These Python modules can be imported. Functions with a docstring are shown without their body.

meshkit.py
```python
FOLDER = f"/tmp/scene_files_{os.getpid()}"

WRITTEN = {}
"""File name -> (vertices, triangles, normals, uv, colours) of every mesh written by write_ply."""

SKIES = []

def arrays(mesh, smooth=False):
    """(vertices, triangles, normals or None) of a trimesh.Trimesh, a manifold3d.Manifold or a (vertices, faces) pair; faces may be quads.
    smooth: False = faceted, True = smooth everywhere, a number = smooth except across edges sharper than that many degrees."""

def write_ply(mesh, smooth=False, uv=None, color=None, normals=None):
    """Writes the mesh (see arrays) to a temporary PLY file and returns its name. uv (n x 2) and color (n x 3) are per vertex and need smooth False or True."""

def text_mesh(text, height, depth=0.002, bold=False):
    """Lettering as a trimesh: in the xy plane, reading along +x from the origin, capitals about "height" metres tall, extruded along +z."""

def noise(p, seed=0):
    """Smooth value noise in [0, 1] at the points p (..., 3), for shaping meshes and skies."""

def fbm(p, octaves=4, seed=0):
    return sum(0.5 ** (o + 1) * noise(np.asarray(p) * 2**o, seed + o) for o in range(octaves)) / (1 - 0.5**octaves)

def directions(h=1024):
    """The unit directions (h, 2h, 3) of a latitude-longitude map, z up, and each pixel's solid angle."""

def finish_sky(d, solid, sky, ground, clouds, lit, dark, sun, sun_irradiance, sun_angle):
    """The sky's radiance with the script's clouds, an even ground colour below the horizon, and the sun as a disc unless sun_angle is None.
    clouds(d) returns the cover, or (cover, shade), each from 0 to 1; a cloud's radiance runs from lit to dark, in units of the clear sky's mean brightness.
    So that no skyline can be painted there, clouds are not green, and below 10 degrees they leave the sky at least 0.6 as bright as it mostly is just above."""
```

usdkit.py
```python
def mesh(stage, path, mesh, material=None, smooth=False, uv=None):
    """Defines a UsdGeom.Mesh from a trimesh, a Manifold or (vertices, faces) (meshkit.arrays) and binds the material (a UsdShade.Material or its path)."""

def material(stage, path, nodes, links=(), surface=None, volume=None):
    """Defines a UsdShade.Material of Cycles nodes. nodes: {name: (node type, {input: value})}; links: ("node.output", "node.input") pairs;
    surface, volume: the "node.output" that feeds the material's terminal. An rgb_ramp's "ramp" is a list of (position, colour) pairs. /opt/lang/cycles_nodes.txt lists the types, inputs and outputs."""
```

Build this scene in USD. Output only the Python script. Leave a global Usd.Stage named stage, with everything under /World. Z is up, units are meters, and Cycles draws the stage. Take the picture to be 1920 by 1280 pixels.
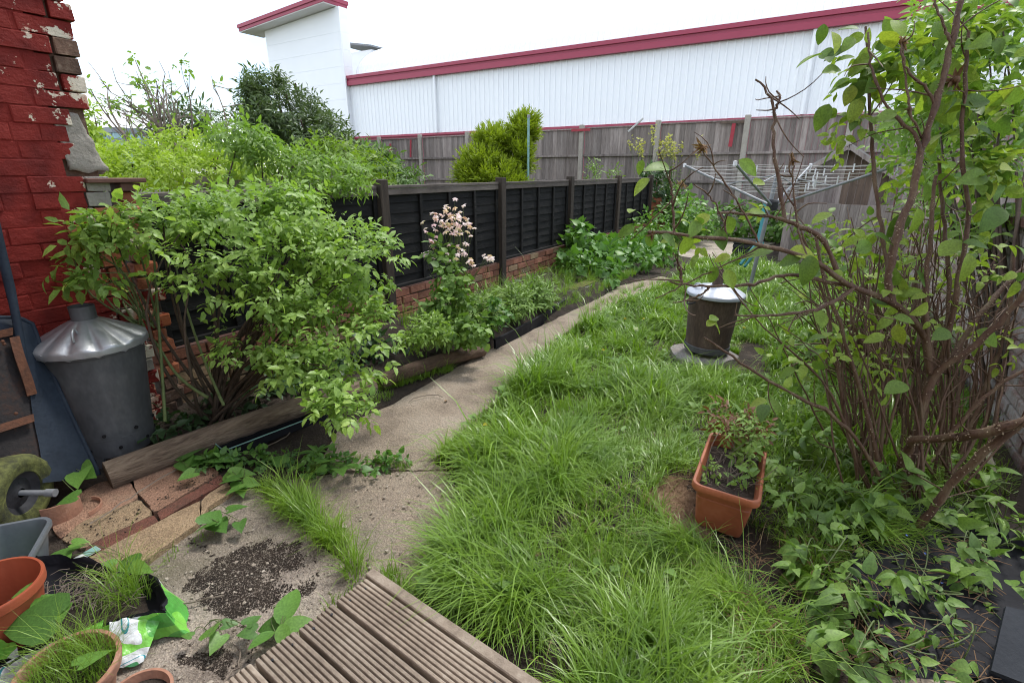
import math, random
import numpy as np
import trimesh, usdkit, meshkit
import manifold3d as m3
from shapely.geometry import Polygon, Point, LineString
from shapely.ops import unary_union
import shapely
from pxr import Usd, UsdGeom, UsdLux, UsdShade, Gf, Sdf, Vt

stage = Usd.Stage.CreateInMemory()
UsdGeom.SetStageUpAxis(stage, UsdGeom.Tokens.z)
UsdGeom.SetStageMetersPerUnit(stage, 1.0)
UsdGeom.Xform.Define(stage, '/World'); UsdGeom.Scope.Define(stage, '/World/Looks')

# ------------------------------------------------------------------ camera, sky, sun, exposure
EYE, PITCH, YAW, FPX = 1.36, math.atan(318 / 947.0), math.radians(31.6), 947.0
cam = UsdGeom.Camera.Define(stage, '/World/camera')
cam.AddTranslateOp().Set(Gf.Vec3d(0, 0, EYE))
cam.AddRotateZOp().Set(math.degrees(YAW)); cam.AddRotateXOp().Set(90 - math.degrees(PITCH))
cam.CreateFocalLengthAttr(11.0); cam.CreateHorizontalApertureAttr(22.3); cam.CreateVerticalApertureAttr(22.3 * 682 / 1024)
cam.CreateClippingRangeAttr(Gf.Vec2f(0.05, 2000)); cam.CreateExposureAttr(1.14)
SUN_EL, SUN_AZ = math.radians(60), math.radians(12)      # azimuth = atan2(x, y): high over the far end of the garden, behind cloud
sky = usdkit.material(stage, '/World/Looks/sky_air', {
    's': ('sky_texture', {'sky_type': 'single_scattering', 'sun_disc': False, 'sun_elevation': SUN_EL, 'sun_rotation': SUN_AZ}),
    'tc': ('texture_coordinate', {}), 'mp': ('mapping', {'scale': (1.0, 1.0, 2.6)}),
    'n': ('noise_texture', {'scale': 2.3, 'detail': 5, 'roughness': 0.55}),
    'r': ('rgb_ramp', {'ramp': [(0.38, (0.16, 0.16, 0.16)), (0.50, (0.34, 0.34, 0.34)), (0.66, (1, 1, 1))]}),
    'm': ('mix_color', {'b': (9.0, 9.25, 9.6), 'use_clamp': False}),
    'b': ('background_shader', {'strength': 0.115})},
    [('tc.generated', 'mp.vector'), ('mp.vector', 'n.vector'), ('n.fac', 'r.fac'), ('r.color', 'm.fac'), ('s.color', 'm.a'), ('m.result', 'b.color')], surface='b.background')
dome = UsdLux.DomeLight.Define(stage, '/World/sky')
UsdShade.MaterialBindingAPI.Apply(dome.GetPrim()).Bind(sky)
dome.GetPrim().SetCustomDataByKey('kind', 'structure'); dome.GetPrim().SetCustomDataByKey('label', 'white overcast sky with faint blue cloud gaps'); dome.GetPrim().SetCustomDataByKey('category', 'sky')
sun = UsdLux.DistantLight.Define(stage, '/World/sun')
sun.CreateIntensityAttr(0.40); sun.CreateAngleAttr(11.0); sun.CreateColorAttr(Gf.Vec3f(1, 0.97, 0.92)); sun.GetPrim().CreateAttribute('inputs:normalize', Sdf.ValueTypeNames.Bool).Set(True)
sun.AddRotateZOp().Set(-math.degrees(SUN_AZ)); sun.AddRotateXOp().Set(-(90 - math.degrees(SUN_EL)))

# ------------------------------------------------------------------ helpers
rng = np.random.default_rng(11); random.seed(11)
CY, SY = math.cos(YAW), math.sin(YAW)
def camdir(u, v):
    x, y, z = u, math.cos(PITCH) + v * math.sin(PITCH), -math.sin(PITCH) + v * math.cos(PITCH)
    return np.array([CY * x - SY * y, SY * x + CY * y, z])
def ray(px, py): return camdir((px - 960) / FPX, (640 - py) / FPX)
def U(px, py, d): return np.array([0, 0, EYE]) + ray(px, py) * d
def G(px, py, z=0.0):
    r = ray(px, py); return np.array([0, 0, EYE]) + r * ((z - EYE) / r[2])
def depth_of(p):
    q = np.asarray(p, float) - [0, 0, EYE]
    y = -SY * q[..., 0] + CY * q[..., 1]
    return y * math.cos(PITCH) - q[..., 2] * math.sin(PITCH)
def pix(p):
    q = np.asarray(p, float) - [0, 0, EYE]
    x = CY * q[..., 0] + SY * q[..., 1]; y = -SY * q[..., 0] + CY * q[..., 1]; z = q[..., 2]
    d = y * math.cos(PITCH) - z * math.sin(PITCH); v = y * math.sin(PITCH) + z * math.cos(PITCH)
    return 960 + FPX * x / d, 640 - FPX * v / d, d
def nrm(a): return a / np.maximum(np.linalg.norm(a, axis=-1, keepdims=True), 1e-9)

COUNT, LOC = {}, {}
def numbered(parent, name):
    k = COUNT.get((parent, name), -1) + 1; COUNT[(parent, name)] = k
    return f'{parent}/{name}' if k == 0 else f'{parent}/{name}_{k:03d}'
def tag(p, label=None, cat=None, group=None, kind=None):
    p = p.GetPrim() if hasattr(p, 'GetPrim') else p
    for k, v in (('label', label), ('category', cat), ('group', group), ('kind', kind)):
        if v: p.SetCustomDataByKey(k, v)
    return p
def thing(name, label, cat, loc=(0, 0, 0), group=None, kind=None):
    path = numbered('/World', name); x = UsdGeom.Xform.Define(stage, path)
    x.AddTranslateOp().Set(Gf.Vec3d(*map(float, loc))); LOC[path] = np.array(loc, float)
    return tag(x, label, cat, group, kind)
def vf(mesh):
    if hasattr(mesh, 'to_mesh'):
        q = mesh.to_mesh(); return np.array(q.vert_properties[:, :3], float), np.array(q.tri_verts)
    if isinstance(mesh, trimesh.Trimesh): return np.array(mesh.vertices), np.array(mesh.faces)
    return np.asarray(mesh[0], float), np.asarray(mesh[1], int)
def cat(ms):
    V, F, o = [], [], 0
    for m in ms:
        v, f = vf(m)
        if f.shape[1] == 4: f = np.vstack([f[:, [0, 1, 2]], f[:, [0, 2, 3]]])
        V.append(v); F.append(f + o); o += len(v)
    return np.vstack(V), np.vstack(F)
def obj(name, mesh, mat, parent=None, smooth=False, label=None, kind=None, cat_=None, group=None):
    """world-space mesh -> one Mesh prim under parent (or under /World)"""
    pp = '/World' if parent is None else str(parent.GetPath())
    path = numbered(pp, name); off = LOC.get(pp, np.zeros(3)); LOC[path] = off
    if isinstance(mesh, list): mesh = cat(mesh)
    v, f = vf(mesh)
    m = usdkit.mesh(stage, path, (v - off, f), M[mat], smooth=smooth)
    return tag(m, label, cat_, group, kind)

def box(c, s, rz=0.0, ch=0.0, tilt=None):
    m = trimesh.creation.box(extents=s) if ch <= 0 else chbox(s, ch)
    v = np.array(m.vertices)
    if tilt is not None: v = v @ trimesh.transformations.euler_matrix(*tilt)[:3, :3].T
    if rz: v = v @ trimesh.transformations.rotation_matrix(rz, [0, 0, 1])[:3, :3].T
    return v + np.asarray(c, float), np.array(m.faces)
def chbox(s, c):
    h = np.array(s) / 2; P = []
    for sx in (-1, 1):
        for sy in (-1, 1):
            for sz in (-1, 1):
                g = np.array([sx, sy, sz])
                for a in range(3):
                    q = h.copy() - c; q[a] = h[a]; P.append(g * q)
    return trimesh.convex.convex_hull(np.array(P))
def tube(pts, r, n=6, cap=True):
    p = np.asarray(pts, float); k = len(p); r = np.broadcast_to(np.asarray(r, float), (k,))
    t = nrm(np.gradient(p, axis=0)); a = np.cross(t[0], [0.31, 0.2, 0.93]); a = a / np.linalg.norm(a); A = []
    for i in range(k):
        a = a - t[i] * a.dot(t[i]); a = a / (np.linalg.norm(a) + 1e-9); A.append(a)
    A = np.array(A); Bv = np.cross(t, A); an = np.arange(n) * 2 * np.pi / n
    v = p[:, None] + r[:, None, None] * (np.cos(an)[None, :, None] * A[:, None] + np.sin(an)[None, :, None] * Bv[:, None])
    i, j = np.meshgrid(np.arange(k - 1), np.arange(n), indexing='ij'); j2 = (j + 1) % n
    f = np.concatenate([np.stack([i * n + j, i * n + j2, (i + 1) * n + j2], -1).reshape(-1, 3), np.stack([i * n + j, (i + 1) * n + j2, (i + 1) * n + j], -1).reshape(-1, 3)])
    v = v.reshape(-1, 3)
    if cap:
        v = np.vstack([v, p[0], p[-1]]); q = np.arange(n)
        f = np.vstack([f, np.stack([(q + 1) % n, q, np.full(n, k * n)], -1), np.stack([(k - 1) * n + q, (k - 1) * n + (q + 1) % n, np.full(n, k * n + 1)], -1)])
    return v, f
def spline(pts, k=12):
    p = np.asarray(pts, float)
    if len(p) == 2: return p[0] + np.linspace(0, 1, k)[:, None] * (p[1] - p[0])
    from scipy.interpolate import CubicSpline, PchipInterpolator
    s = np.concatenate([[0], np.cumsum(np.linalg.norm(np.diff(p, axis=0), axis=1))])
    return PchipInterpolator(s, p, axis=0)(np.linspace(0, s[-1], k))
def lathe(prof, n=40, c=(0, 0, 0), fn=None):
    prof = np.asarray(prof, float); k = len(prof); an = np.arange(n) * 2 * np.pi / n
    r = np.repeat(prof[:, 0][:, None], n, 1); z = np.repeat(prof[:, 1][:, None], n, 1); A = np.repeat(an[None], k, 0)
    if fn: r, z = fn(r, z, A)
    v = np.stack([r * np.cos(A), r * np.sin(A), z], -1).reshape(-1, 3)
    i, j = np.meshgrid(np.arange(k - 1), np.arange(n), indexing='ij'); j2 = (j + 1) % n
    f = np.concatenate([np.stack([i * n + j, i * n + j2, (i + 1) * n + j2], -1).reshape(-1, 3), np.stack([i * n + j, (i + 1) * n + j2, (i + 1) * n + j], -1).reshape(-1, 3)])
    return v + np.asarray(c, float), f
def xf(m, mat4=None, c=(0, 0, 0)):
    v, f = vf(m)
    if mat4 is not None: v = v @ np.asarray(mat4)[:3, :3].T
    return v + np.asarray(c, float), f
def rotm(ax, ang): return trimesh.transformations.rotation_matrix(ang, ax)[:3, :3]
def prism(poly, z0, z1):
    m = trimesh.creation.extrude_polygon(poly, z1 - z0, engine='earcut'); m.apply_translation([0, 0, z0]); return m
def rough_poly(pts, step=0.05, amp=0.012, seed=0):
    """polygon edge broken up by noise"""
    r = np.random.default_rng(seed); P = Polygon(pts).exterior; n = max(8, int(P.length / step))
    q = np.array([P.interpolate(i / n, normalized=True).coords[0] for i in range(n)])
    nz = r.normal(0, amp, q.shape); nz = (nz + np.roll(nz, 1, 0) + np.roll(nz, -1, 0) + np.roll(nz, 2, 0)) / 2.2
    return Polygon(q + nz).buffer(0)

# ------------------------------------------------------------------ materials
M = {}
def surf(name, stops, scale=8, rough=0.8, bump=0.2, bscale=60, bdist=0.01, vec=(1, 1, 1), rnd=0.0, metal=0.0, spec=0.4, fine=0.35, coat=0.0, detail=6, rot=(0, 0, 0)):
    nodes = {'g': ('geometry', {}), 'mp': ('mapping', {'scale': vec, 'rotation': rot}), 'n': ('noise_texture', {'scale': scale, 'detail': detail, 'roughness': 0.62}),
             'f': ('noise_texture', {'scale': bscale, 'detail': 4, 'roughness': 0.65}), 'mx': ('mix_float', {'fac': fine}), 'r': ('rgb_ramp', {'ramp': stops}),
             'o': ('object_info', {}), 'mr': ('map_range', {'to_min': 1 - rnd, 'to_max': 1 + rnd}), 'h': ('hsv', {}),
             'b': ('bump', {'strength': bump, 'distance': bdist}), 'p': ('principled_bsdf', {'roughness': rough, 'metallic': metal, 'specular_ior_level': spec, 'coat_weight': coat})}
    links = [('g.position', 'mp.vector'), ('mp.vector', 'n.vector'), ('mp.vector', 'f.vector'), ('n.fac', 'mx.a'), ('f.fac', 'mx.b'), ('mx.result', 'r.fac'),
             ('o.random', 'mr.value'), ('mr.result', 'h.value'), ('r.color', 'h.color'), ('h.color', 'p.base_color'), ('f.fac', 'b.height'), ('b.normal', 'p.normal')]
    M[name] = usdkit.material(stage, '/World/Looks/' + name, nodes, links, surface='p.BSDF')
def leafm(name, stops, trans=0.3, rough=0.45, pscale=1.5, spec=0.4, pmix=0.35, tcol=(1.15, 1.25, 0.55), vary=0.22):
    """leaf colour: varies from leaf to leaf, and slowly from place to place"""
    nodes = {'g': ('geometry', {}), 'o': ('object_info', {}), 'n': ('noise_texture', {'scale': pscale, 'detail': 2}), 'ad': ('math', {'math_type': 'add'}), 'fr': ('math', {'math_type': 'fraction'}),
             'mx': ('mix_float', {'fac': pmix}), 'r': ('rgb_ramp', {'ramp': stops}), 'n2': ('noise_texture', {'scale': 160, 'detail': 3}), 'mr': ('map_range', {'from_min': 0.3, 'from_max': 0.7, 'to_min': 1 - vary, 'to_max': 1 + vary}), 'h': ('hsv', {}),
             'p': ('principled_bsdf', {'roughness': rough, 'specular_ior_level': spec}), 'tm': ('mix', {'mix_type': 'multiply', 'fac': 1.0, 'color2': tcol}), 't': ('translucent_bsdf', {}), 'm': ('mix_closure', {'fac': trans})}
    links = [('g.random_per_island', 'ad.value1'), ('o.random', 'ad.value2'), ('ad.value', 'fr.value1'), ('fr.value', 'mx.a'), ('g.position', 'n.vector'), ('n.fac', 'mx.b'), ('mx.result', 'r.fac'), ('g.position', 'n2.vector'), ('n2.fac', 'mr.value'), ('mr.result', 'h.value'),
             ('r.color', 'h.color'), ('h.color', 'p.base_color'), ('h.color', 'tm.color1'), ('tm.color', 't.color'), ('p.BSDF', 'm.closure1'), ('t.BSDF', 'm.closure2')]
    M[name] = usdkit.material(stage, '/World/Looks/' + name, nodes, links, surface='m.closure')

leafm('grass_blade', [(0.15, (0.058, 0.115, 0.020)), (0.38, (0.130, 0.238, 0.028)), (0.60, (0.208, 0.335, 0.038)), (0.85, (0.305, 0.420, 0.065)), (0.98, (0.46, 0.48, 0.20))], trans=0.34, rough=0.33, pscale=4.5, pmix=0.55, spec=0.5, vary=.12)
leafm('grass_dry', [(0.1, (0.30, 0.22, 0.12)), (0.6, (0.42, 0.33, 0.19)), (0.9, (0.22, 0.14, 0.08))], trans=0.15, rough=0.7)
leafm('bush_leaf', [(0.05, (0.085, 0.150, 0.034)), (0.40, (0.190, 0.315, 0.066)), (0.75, (0.32, 0.46, 0.10)), (0.97, (0.42, 0.52, 0.12)), (1.0, (0.40, 0.33, 0.08))], trans=0.40, rough=0.42, pscale=2.0)
leafm('gold_leaf', [(0.1, (0.12, 0.20, 0.025)), (0.45, (0.24, 0.36, 0.035)), (0.8, (0.38, 0.50, 0.06)), (1.0, (0.46, 0.54, 0.10))], trans=0.4, rough=0.5, pscale=1.2)
leafm('rose_leaf', [(0.05, (0.075, 0.140, 0.030)), (0.5, (0.16, 0.255, 0.046)), (0.80, (0.25, 0.34, 0.055)), (0.95, (0.29, 0.34, 0.05)), (1.0, (0.42, 0.24, 0.06))], trans=0.36, rough=0.5, pscale=1.0, pmix=0.15, spec=0.28)
leafm('climber_leaf', [(0.05, (0.07, 0.14, 0.035)), (0.5, (0.16, 0.28, 0.05)), (1.0, (0.30, 0.42, 0.09))], trans=0.4, rough=0.45, pscale=1.6)
leafm('weed_leaf', [(0.05, (0.070, 0.135, 0.030)), (0.5, (0.140, 0.245, 0.046)), (1.0, (0.23, 0.34, 0.07))], trans=0.25, rough=0.55, pscale=3.0)
leafm('bind_leaf', [(0.05, (0.06, 0.14, 0.03)), (0.5, (0.10, 0.22, 0.04)), (1.0, (0.17, 0.31, 0.06))], trans=0.3, rough=0.45, pscale=3.0)
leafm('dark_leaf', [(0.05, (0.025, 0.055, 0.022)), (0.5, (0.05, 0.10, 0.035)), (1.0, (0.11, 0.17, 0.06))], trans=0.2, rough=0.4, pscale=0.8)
leafm('conifer_leaf', [(0.05, (0.12, 0.18, 0.015)), (0.5, (0.28, 0.36, 0.025)), (0.85, (0.46, 0.48, 0.04)), (1.0, (0.55, 0.47, 0.07))], trans=0.3, rough=0.6, pscale=2.0)
leafm('red_sprig', [(0.0, (0.12, 0.035, 0.022)), (0.5, (0.18, 0.10, 0.04)), (1.0, (0.13, 0.18, 0.05))], trans=0.2, rough=0.6)
leafm('dead_leaf', [(0.0, (0.10, 0.055, 0.03)), (0.6, (0.20, 0.12, 0.06)), (1.0, (0.36, 0.25, 0.14))], trans=0.1, rough=0.8)
leafm('petal', [(0.0, (0.72, 0.44, 0.48)), (0.5, (0.82, 0.64, 0.66)), (1.0, (0.84, 0.76, 0.76))], trans=0.3, rough=0.6)
leafm('yellow_petal', [(0.0, (0.55, 0.42, 0.02)), (1.0, (0.70, 0.58, 0.06))], trans=0.2, rough=0.6)
leafm('pale_yellow_petal', [(0.0, (0.42, 0.42, 0.10)), (1.0, (0.62, 0.60, 0.18))], trans=0.2, rough=0.6)
leafm('blue_petal', [(0.0, (0.10, 0.18, 0.60)), (1.0, (0.20, 0.30, 0.75))], trans=0.2, rough=0.6)
surf('stem_green', [(0.3, (0.07, 0.10, 0.03)), (0.7, (0.13, 0.17, 0.06))], scale=30, rough=0.6)
surf('stem_brown', [(0.3, (0.035, 0.024, 0.016)), (0.7, (0.11, 0.08, 0.055))], scale=30, rough=0.85, bscale=200)
surf('rose_cane', [(0.28, (0.035, 0.018, 0.012)), (0.46, (0.090, 0.046, 0.027)), (0.60, (0.130, 0.088, 0.048)), (0.76, (0.24, 0.20, 0.125))], scale=18, rough=0.65, bump=0.5, bscale=160, vec=(1, 1, 0.5))
surf('rose_thorn', [(0.3, (0.30, 0.24, 0.15)), (0.7, (0.42, 0.34, 0.24))], scale=40, rough=0.7)
surf('soil', [(0.3, (0.022, 0.016, 0.012)), (0.55, (0.055, 0.040, 0.029)), (0.78, (0.12, 0.088, 0.064))], scale=9, rough=0.95, bump=0.9, bscale=90, bdist=0.03)
surf('lawn_soil', [(0.3, (0.03, 0.035, 0.014)), (0.55, (0.055, 0.06, 0.022)), (0.8, (0.11, 0.09, 0.05))], scale=9, rough=0.95, bump=0.9, bscale=90, bdist=0.03)
surf('thatch', [(0.25, (0.10, 0.06, 0.035)), (0.5, (0.30, 0.19, 0.11)), (0.75, (0.44, 0.31, 0.20))], scale=14, rough=0.95, bump=0.9, bscale=170, bdist=0.02, fine=0.6)
surf('stone_grit', [(0.3, (0.16, 0.12, 0.09)), (0.5, (0.33, 0.28, 0.22)), (0.75, (0.55, 0.50, 0.42))], scale=20, rough=0.85, rnd=0.5)
# weathered exposed-aggregate concrete: blotches + grit + moss and dark stains
def concrete(name, base, dark, light, moss, seed=0.0, g0=0.55):
    nodes = {'g': ('geometry', {}), 'mp': ('mapping', {'location': (seed, seed * 0.7, 0)}),
             'n1': ('noise_texture', {'scale': 3.2, 'detail': 7, 'roughness': 0.65}), 'r1': ('rgb_ramp', {'ramp': [(0.33, dark), (0.52, base), (0.70, light)]}),
             'v': ('voronoi_texture', {'scale': 210, 'randomness': 1.0}), 'r2': ('rgb_ramp', {'ramp': [(0.0, (0.66, 0.60, 0.54)), (0.5, (0.98, 0.95, 0.92)), (0.9, (1.25, 1.18, 1.08)), (1.0, (1.6, 1.5, 1.4))]}),
             'sc': ('separate_color', {}), 'm1': ('mix', {'mix_type': 'multiply', 'fac': 0.8}),
             'n2': ('noise_texture', {'scale': 1.6, 'detail': 8, 'roughness': 0.7}), 'r3': ('rgb_ramp', {'ramp': [(g0, (0, 0, 0)), (g0 + .14, (0.8, 0.8, 0.8))]}), 'm2': ('mix', {'color2': moss}),
             'n3': ('noise_texture', {'scale': 55, 'detail': 5, 'roughness': 0.7}), 'b': ('bump', {'strength': 1.0, 'distance': 0.016}), 'b2': ('bump', {'strength': 0.5, 'distance': 0.004}),
             'p': ('principled_bsdf', {'roughness': 0.88, 'specular_ior_level': 0.3})}
    links = [('g.position', 'mp.vector')] + [('mp.vector', k + '.vector') for k in ('n1', 'v', 'n2', 'n3')] + [('n1.fac', 'r1.fac'), ('v.color', 'sc.color'), ('sc.r', 'r2.fac'), ('r1.color', 'm1.color1'), ('r2.color', 'm1.color2'),
             ('n2.fac', 'r3.fac'), ('r3.color', 'm2.fac'), ('m1.color', 'm2.color1'), ('m2.color', 'p.base_color'), ('n3.fac', 'b.height'), ('v.distance', 'b2.height'), ('b.normal', 'b2.normal'), ('b2.normal', 'p.normal')]
    M[name] = usdkit.material(stage, '/World/Looks/' + name, nodes, links, surface='p.BSDF')
concrete('path_concrete', (0.30, 0.252, 0.200), (0.18, 0.147, 0.115), (0.40, 0.350, 0.29), (0.13, 0.112, 0.075), 0.0, 0.53)
concrete('yard_concrete', (0.33, 0.288, 0.245), (0.15, 0.125, 0.105), (0.46, 0.41, 0.355), (0.12, 0.105, 0.065), 5.3, 0.50)
concrete('patio_concrete', (0.40, 0.36, 0.31), (0.30, 0.27, 0.23), (0.48, 0.44, 0.39), (0.22, 0.19, 0.14), 2.1)
concrete('sandstone', (0.33, 0.245, 0.155), (0.20, 0.145, 0.095), (0.41, 0.32, 0.215), (0.09, 0.07, 0.045), 1.7, 0.50)
concrete('pink_stone', (0.33, 0.20, 0.14), (0.22, 0.13, 0.09), (0.40, 0.28, 0.20), (0.10, 0.07, 0.05), 7.7)
concrete('red_stone', (0.22, 0.085, 0.06), (0.13, 0.055, 0.042), (0.27, 0.13, 0.095), (0.05, 0.035, 0.026), 3.7, 0.46)
concrete('grey_stone', (0.27, 0.26, 0.26), (0.2, 0.19, 0.18), (0.34, 0.33, 0.33), (0.15, 0.12, 0.09), 9.1)
# red painted brick, peeling
def redbrick(name, lo, hi, under, edge=True):
    nodes = {'g': ('geometry', {}), 'n': ('noise_texture', {'scale': 7, 'detail': 5}), 'r': ('rgb_ramp', {'ramp': [(0.3, (0.105, 0.008, 0.006)), (0.55, (0.185, 0.015, 0.010)), (0.75, (0.225, 0.026, 0.018))]}),
             's': ('separate_xyz', {}), 'mr': ('map_range', {'from_min': 0.72, 'from_max': 1.25, 'to_min': lo, 'to_max': hi, 'clamp': True}),
             'n2': ('noise_texture', {'scale': 11, 'detail': 8, 'roughness': 0.68}), 'ad': ('math', {'math_type': 'add'}), 'r2': ('rgb_ramp', {'ramp': [(0.655, (0, 0, 0)), (0.665, (1, 1, 1))]}),
             'n4': ('noise_texture', {'scale': 5, 'detail': 4}), 'r4': ('rgb_ramp', {'ramp': under}), 'mx': ('mix', {}), 'n3': ('noise_texture', {'scale': 30, 'detail': 6, 'roughness': 0.7}), 'ht': ('math', {'math_type': 'subtract'}),
             'b': ('bump', {'strength': 0.8, 'distance': 0.012}), 'p': ('principled_bsdf', {'roughness': 0.72, 'specular_ior_level': 0.25})}
    links = [('g.position', k + '.vector') for k in ('n', 'n2', 'n3', 'n4', 's')] + [('n.fac', 'r.fac'), ('s.y', 'mr.value'), ('mr.result', 'ad.value1'), ('n2.fac', 'ad.value2'), ('ad.value', 'r2.fac'), ('n4.fac', 'r4.fac'),
             ('r2.color', 'mx.fac'), ('r.color', 'mx.color1'), ('r4.color', 'mx.color2'), ('mx.color', 'p.base_color'), ('n3.fac', 'b.height'), ('b.normal', 'p.normal')]
    M[name] = usdkit.material(stage, '/World/Looks/' + name, nodes, links, surface='p.BSDF')
redbrick('red_paint', -0.08, 0.175, [(0.35, (0.55, 0.48, 0.36)), (0.5, (0.62, 0.56, 0.45)), (0.62, (0.40, 0.12, 0.05))])
surf('bare_brick', [(0.3, (0.16, 0.05, 0.028)), (0.5, (0.30, 0.095, 0.045)), (0.75, (0.38, 0.20, 0.12))], scale=14, rough=0.9, bump=0.6, rnd=0.3)
surf('sooty_brick', [(0.3, (0.045, 0.03, 0.022)), (0.55, (0.13, 0.075, 0.05)), (0.75, (0.28, 0.22, 0.16))], scale=12, rough=0.9, bump=0.6, rnd=0.3)
surf('old_brick', [(0.25, (0.10, 0.045, 0.03)), (0.5, (0.225, 0.09, 0.055)), (0.7, (0.30, 0.16, 0.10)), (0.85, (0.40, 0.33, 0.24))], scale=9, rough=0.9, bump=0.6, rnd=0.3)
surf('yellow_brick', [(0.25, (0.13, 0.085, 0.045)), (0.5, (0.24, 0.16, 0.09)), (0.8, (0.33, 0.26, 0.17))], scale=9, rough=0.9, bump=0.6, rnd=0.3)
surf('white_brick', [(0.34, (0.20, 0.07, 0.05)), (0.46, (0.27, 0.19, 0.165)), (0.56, (0.34, 0.31, 0.29)), (0.8, (0.44, 0.42, 0.40))], scale=9, rough=0.85, bump=0.6, rnd=0.12)
surf('mortar', [(0.3, (0.12, 0.10, 0.075)), (0.6, (0.26, 0.22, 0.17)), (0.8, (0.36, 0.32, 0.26))], scale=18, rough=0.95, bump=0.9)
surf('render_grey', [(0.3, (0.20, 0.18, 0.15)), (0.6, (0.30, 0.275, 0.235)), (0.8, (0.40, 0.37, 0.32))], scale=14, rough=0.95, bump=0.9, bscale=45)
surf('coping_brown', [(0.3, (0.07, 0.028, 0.02)), (0.7, (0.15, 0.075, 0.055))], scale=12, rough=0.8)
surf('fence_black', [(0.30, (0.006, 0.006, 0.006)), (0.58, (0.016, 0.015, 0.014)), (0.72, (0.038, 0.034, 0.030)), (0.86, (0.20, 0.18, 0.15))], scale=7, rough=0.75, bump=0.5, bscale=70, vec=(1, 0.22, 2.2), rnd=0.3, spec=0.2)
surf('fence_post', [(0.3, (0.020, 0.014, 0.010)), (0.6, (0.055, 0.040, 0.028)), (0.8, (0.13, 0.10, 0.075))], scale=9, rough=0.85, bump=0.6, bscale=60, vec=(2, 2, 0.25), rnd=0.3)
surf('fence_cap', [(0.3, (0.045, 0.035, 0.030)), (0.6, (0.12, 0.10, 0.085)), (0.8, (0.24, 0.21, 0.18))], scale=10, rough=0.85, vec=(1, 0.25, 1), rnd=0.3)
surf('grey_board', [(0.27, (0.085, 0.068, 0.060)), (0.5, (0.215, 0.180, 0.162)), (0.68, (0.315, 0.275, 0.25)), (0.85, (0.42, 0.38, 0.35))], scale=5, rough=0.9, bump=0.5, bscale=40, vec=(3, 3, 0.16), rnd=0.28)
surf('concrete_post', [(0.3, (0.24, 0.215, 0.18)), (0.6, (0.34, 0.31, 0.265)), (0.8, (0.42, 0.39, 0.34))], scale=8, rough=0.9, bump=0.4)
surf('shed_board', [(0.3, (0.055, 0.04, 0.03)), (0.55, (0.12, 0.085, 0.062)), (0.8, (0.18, 0.15, 0.125))], scale=5, rough=0.9, bump=0.4, vec=(3, 3, 0.2), rnd=0.25)
surf('roof_felt', [(0.3, (0.20, 0.19, 0.18)), (0.7, (0.34, 0.325, 0.31))], scale=20, rough=0.9)
surf('deck_wood', [(0.25, (0.11, 0.082, 0.060)), (0.5, (0.245, 0.195, 0.146)), (0.68, (0.345, 0.290, 0.225)), (0.85, (0.43, 0.38, 0.31))], scale=7, rough=0.85, bump=0.5, bscale=60, vec=(1, 1, 1), rnd=0.15)
surf('log_wood', [(0.30, (0.05, 0.034, 0.024)), (0.45, (0.16, 0.115, 0.08)), (0.62, (0.28, 0.215, 0.155)), (0.8, (0.38, 0.31, 0.24))], scale=26, rough=0.9, bump=1.0, bscale=110, bdist=0.02, vec=(1, 0.10, 1))
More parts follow.
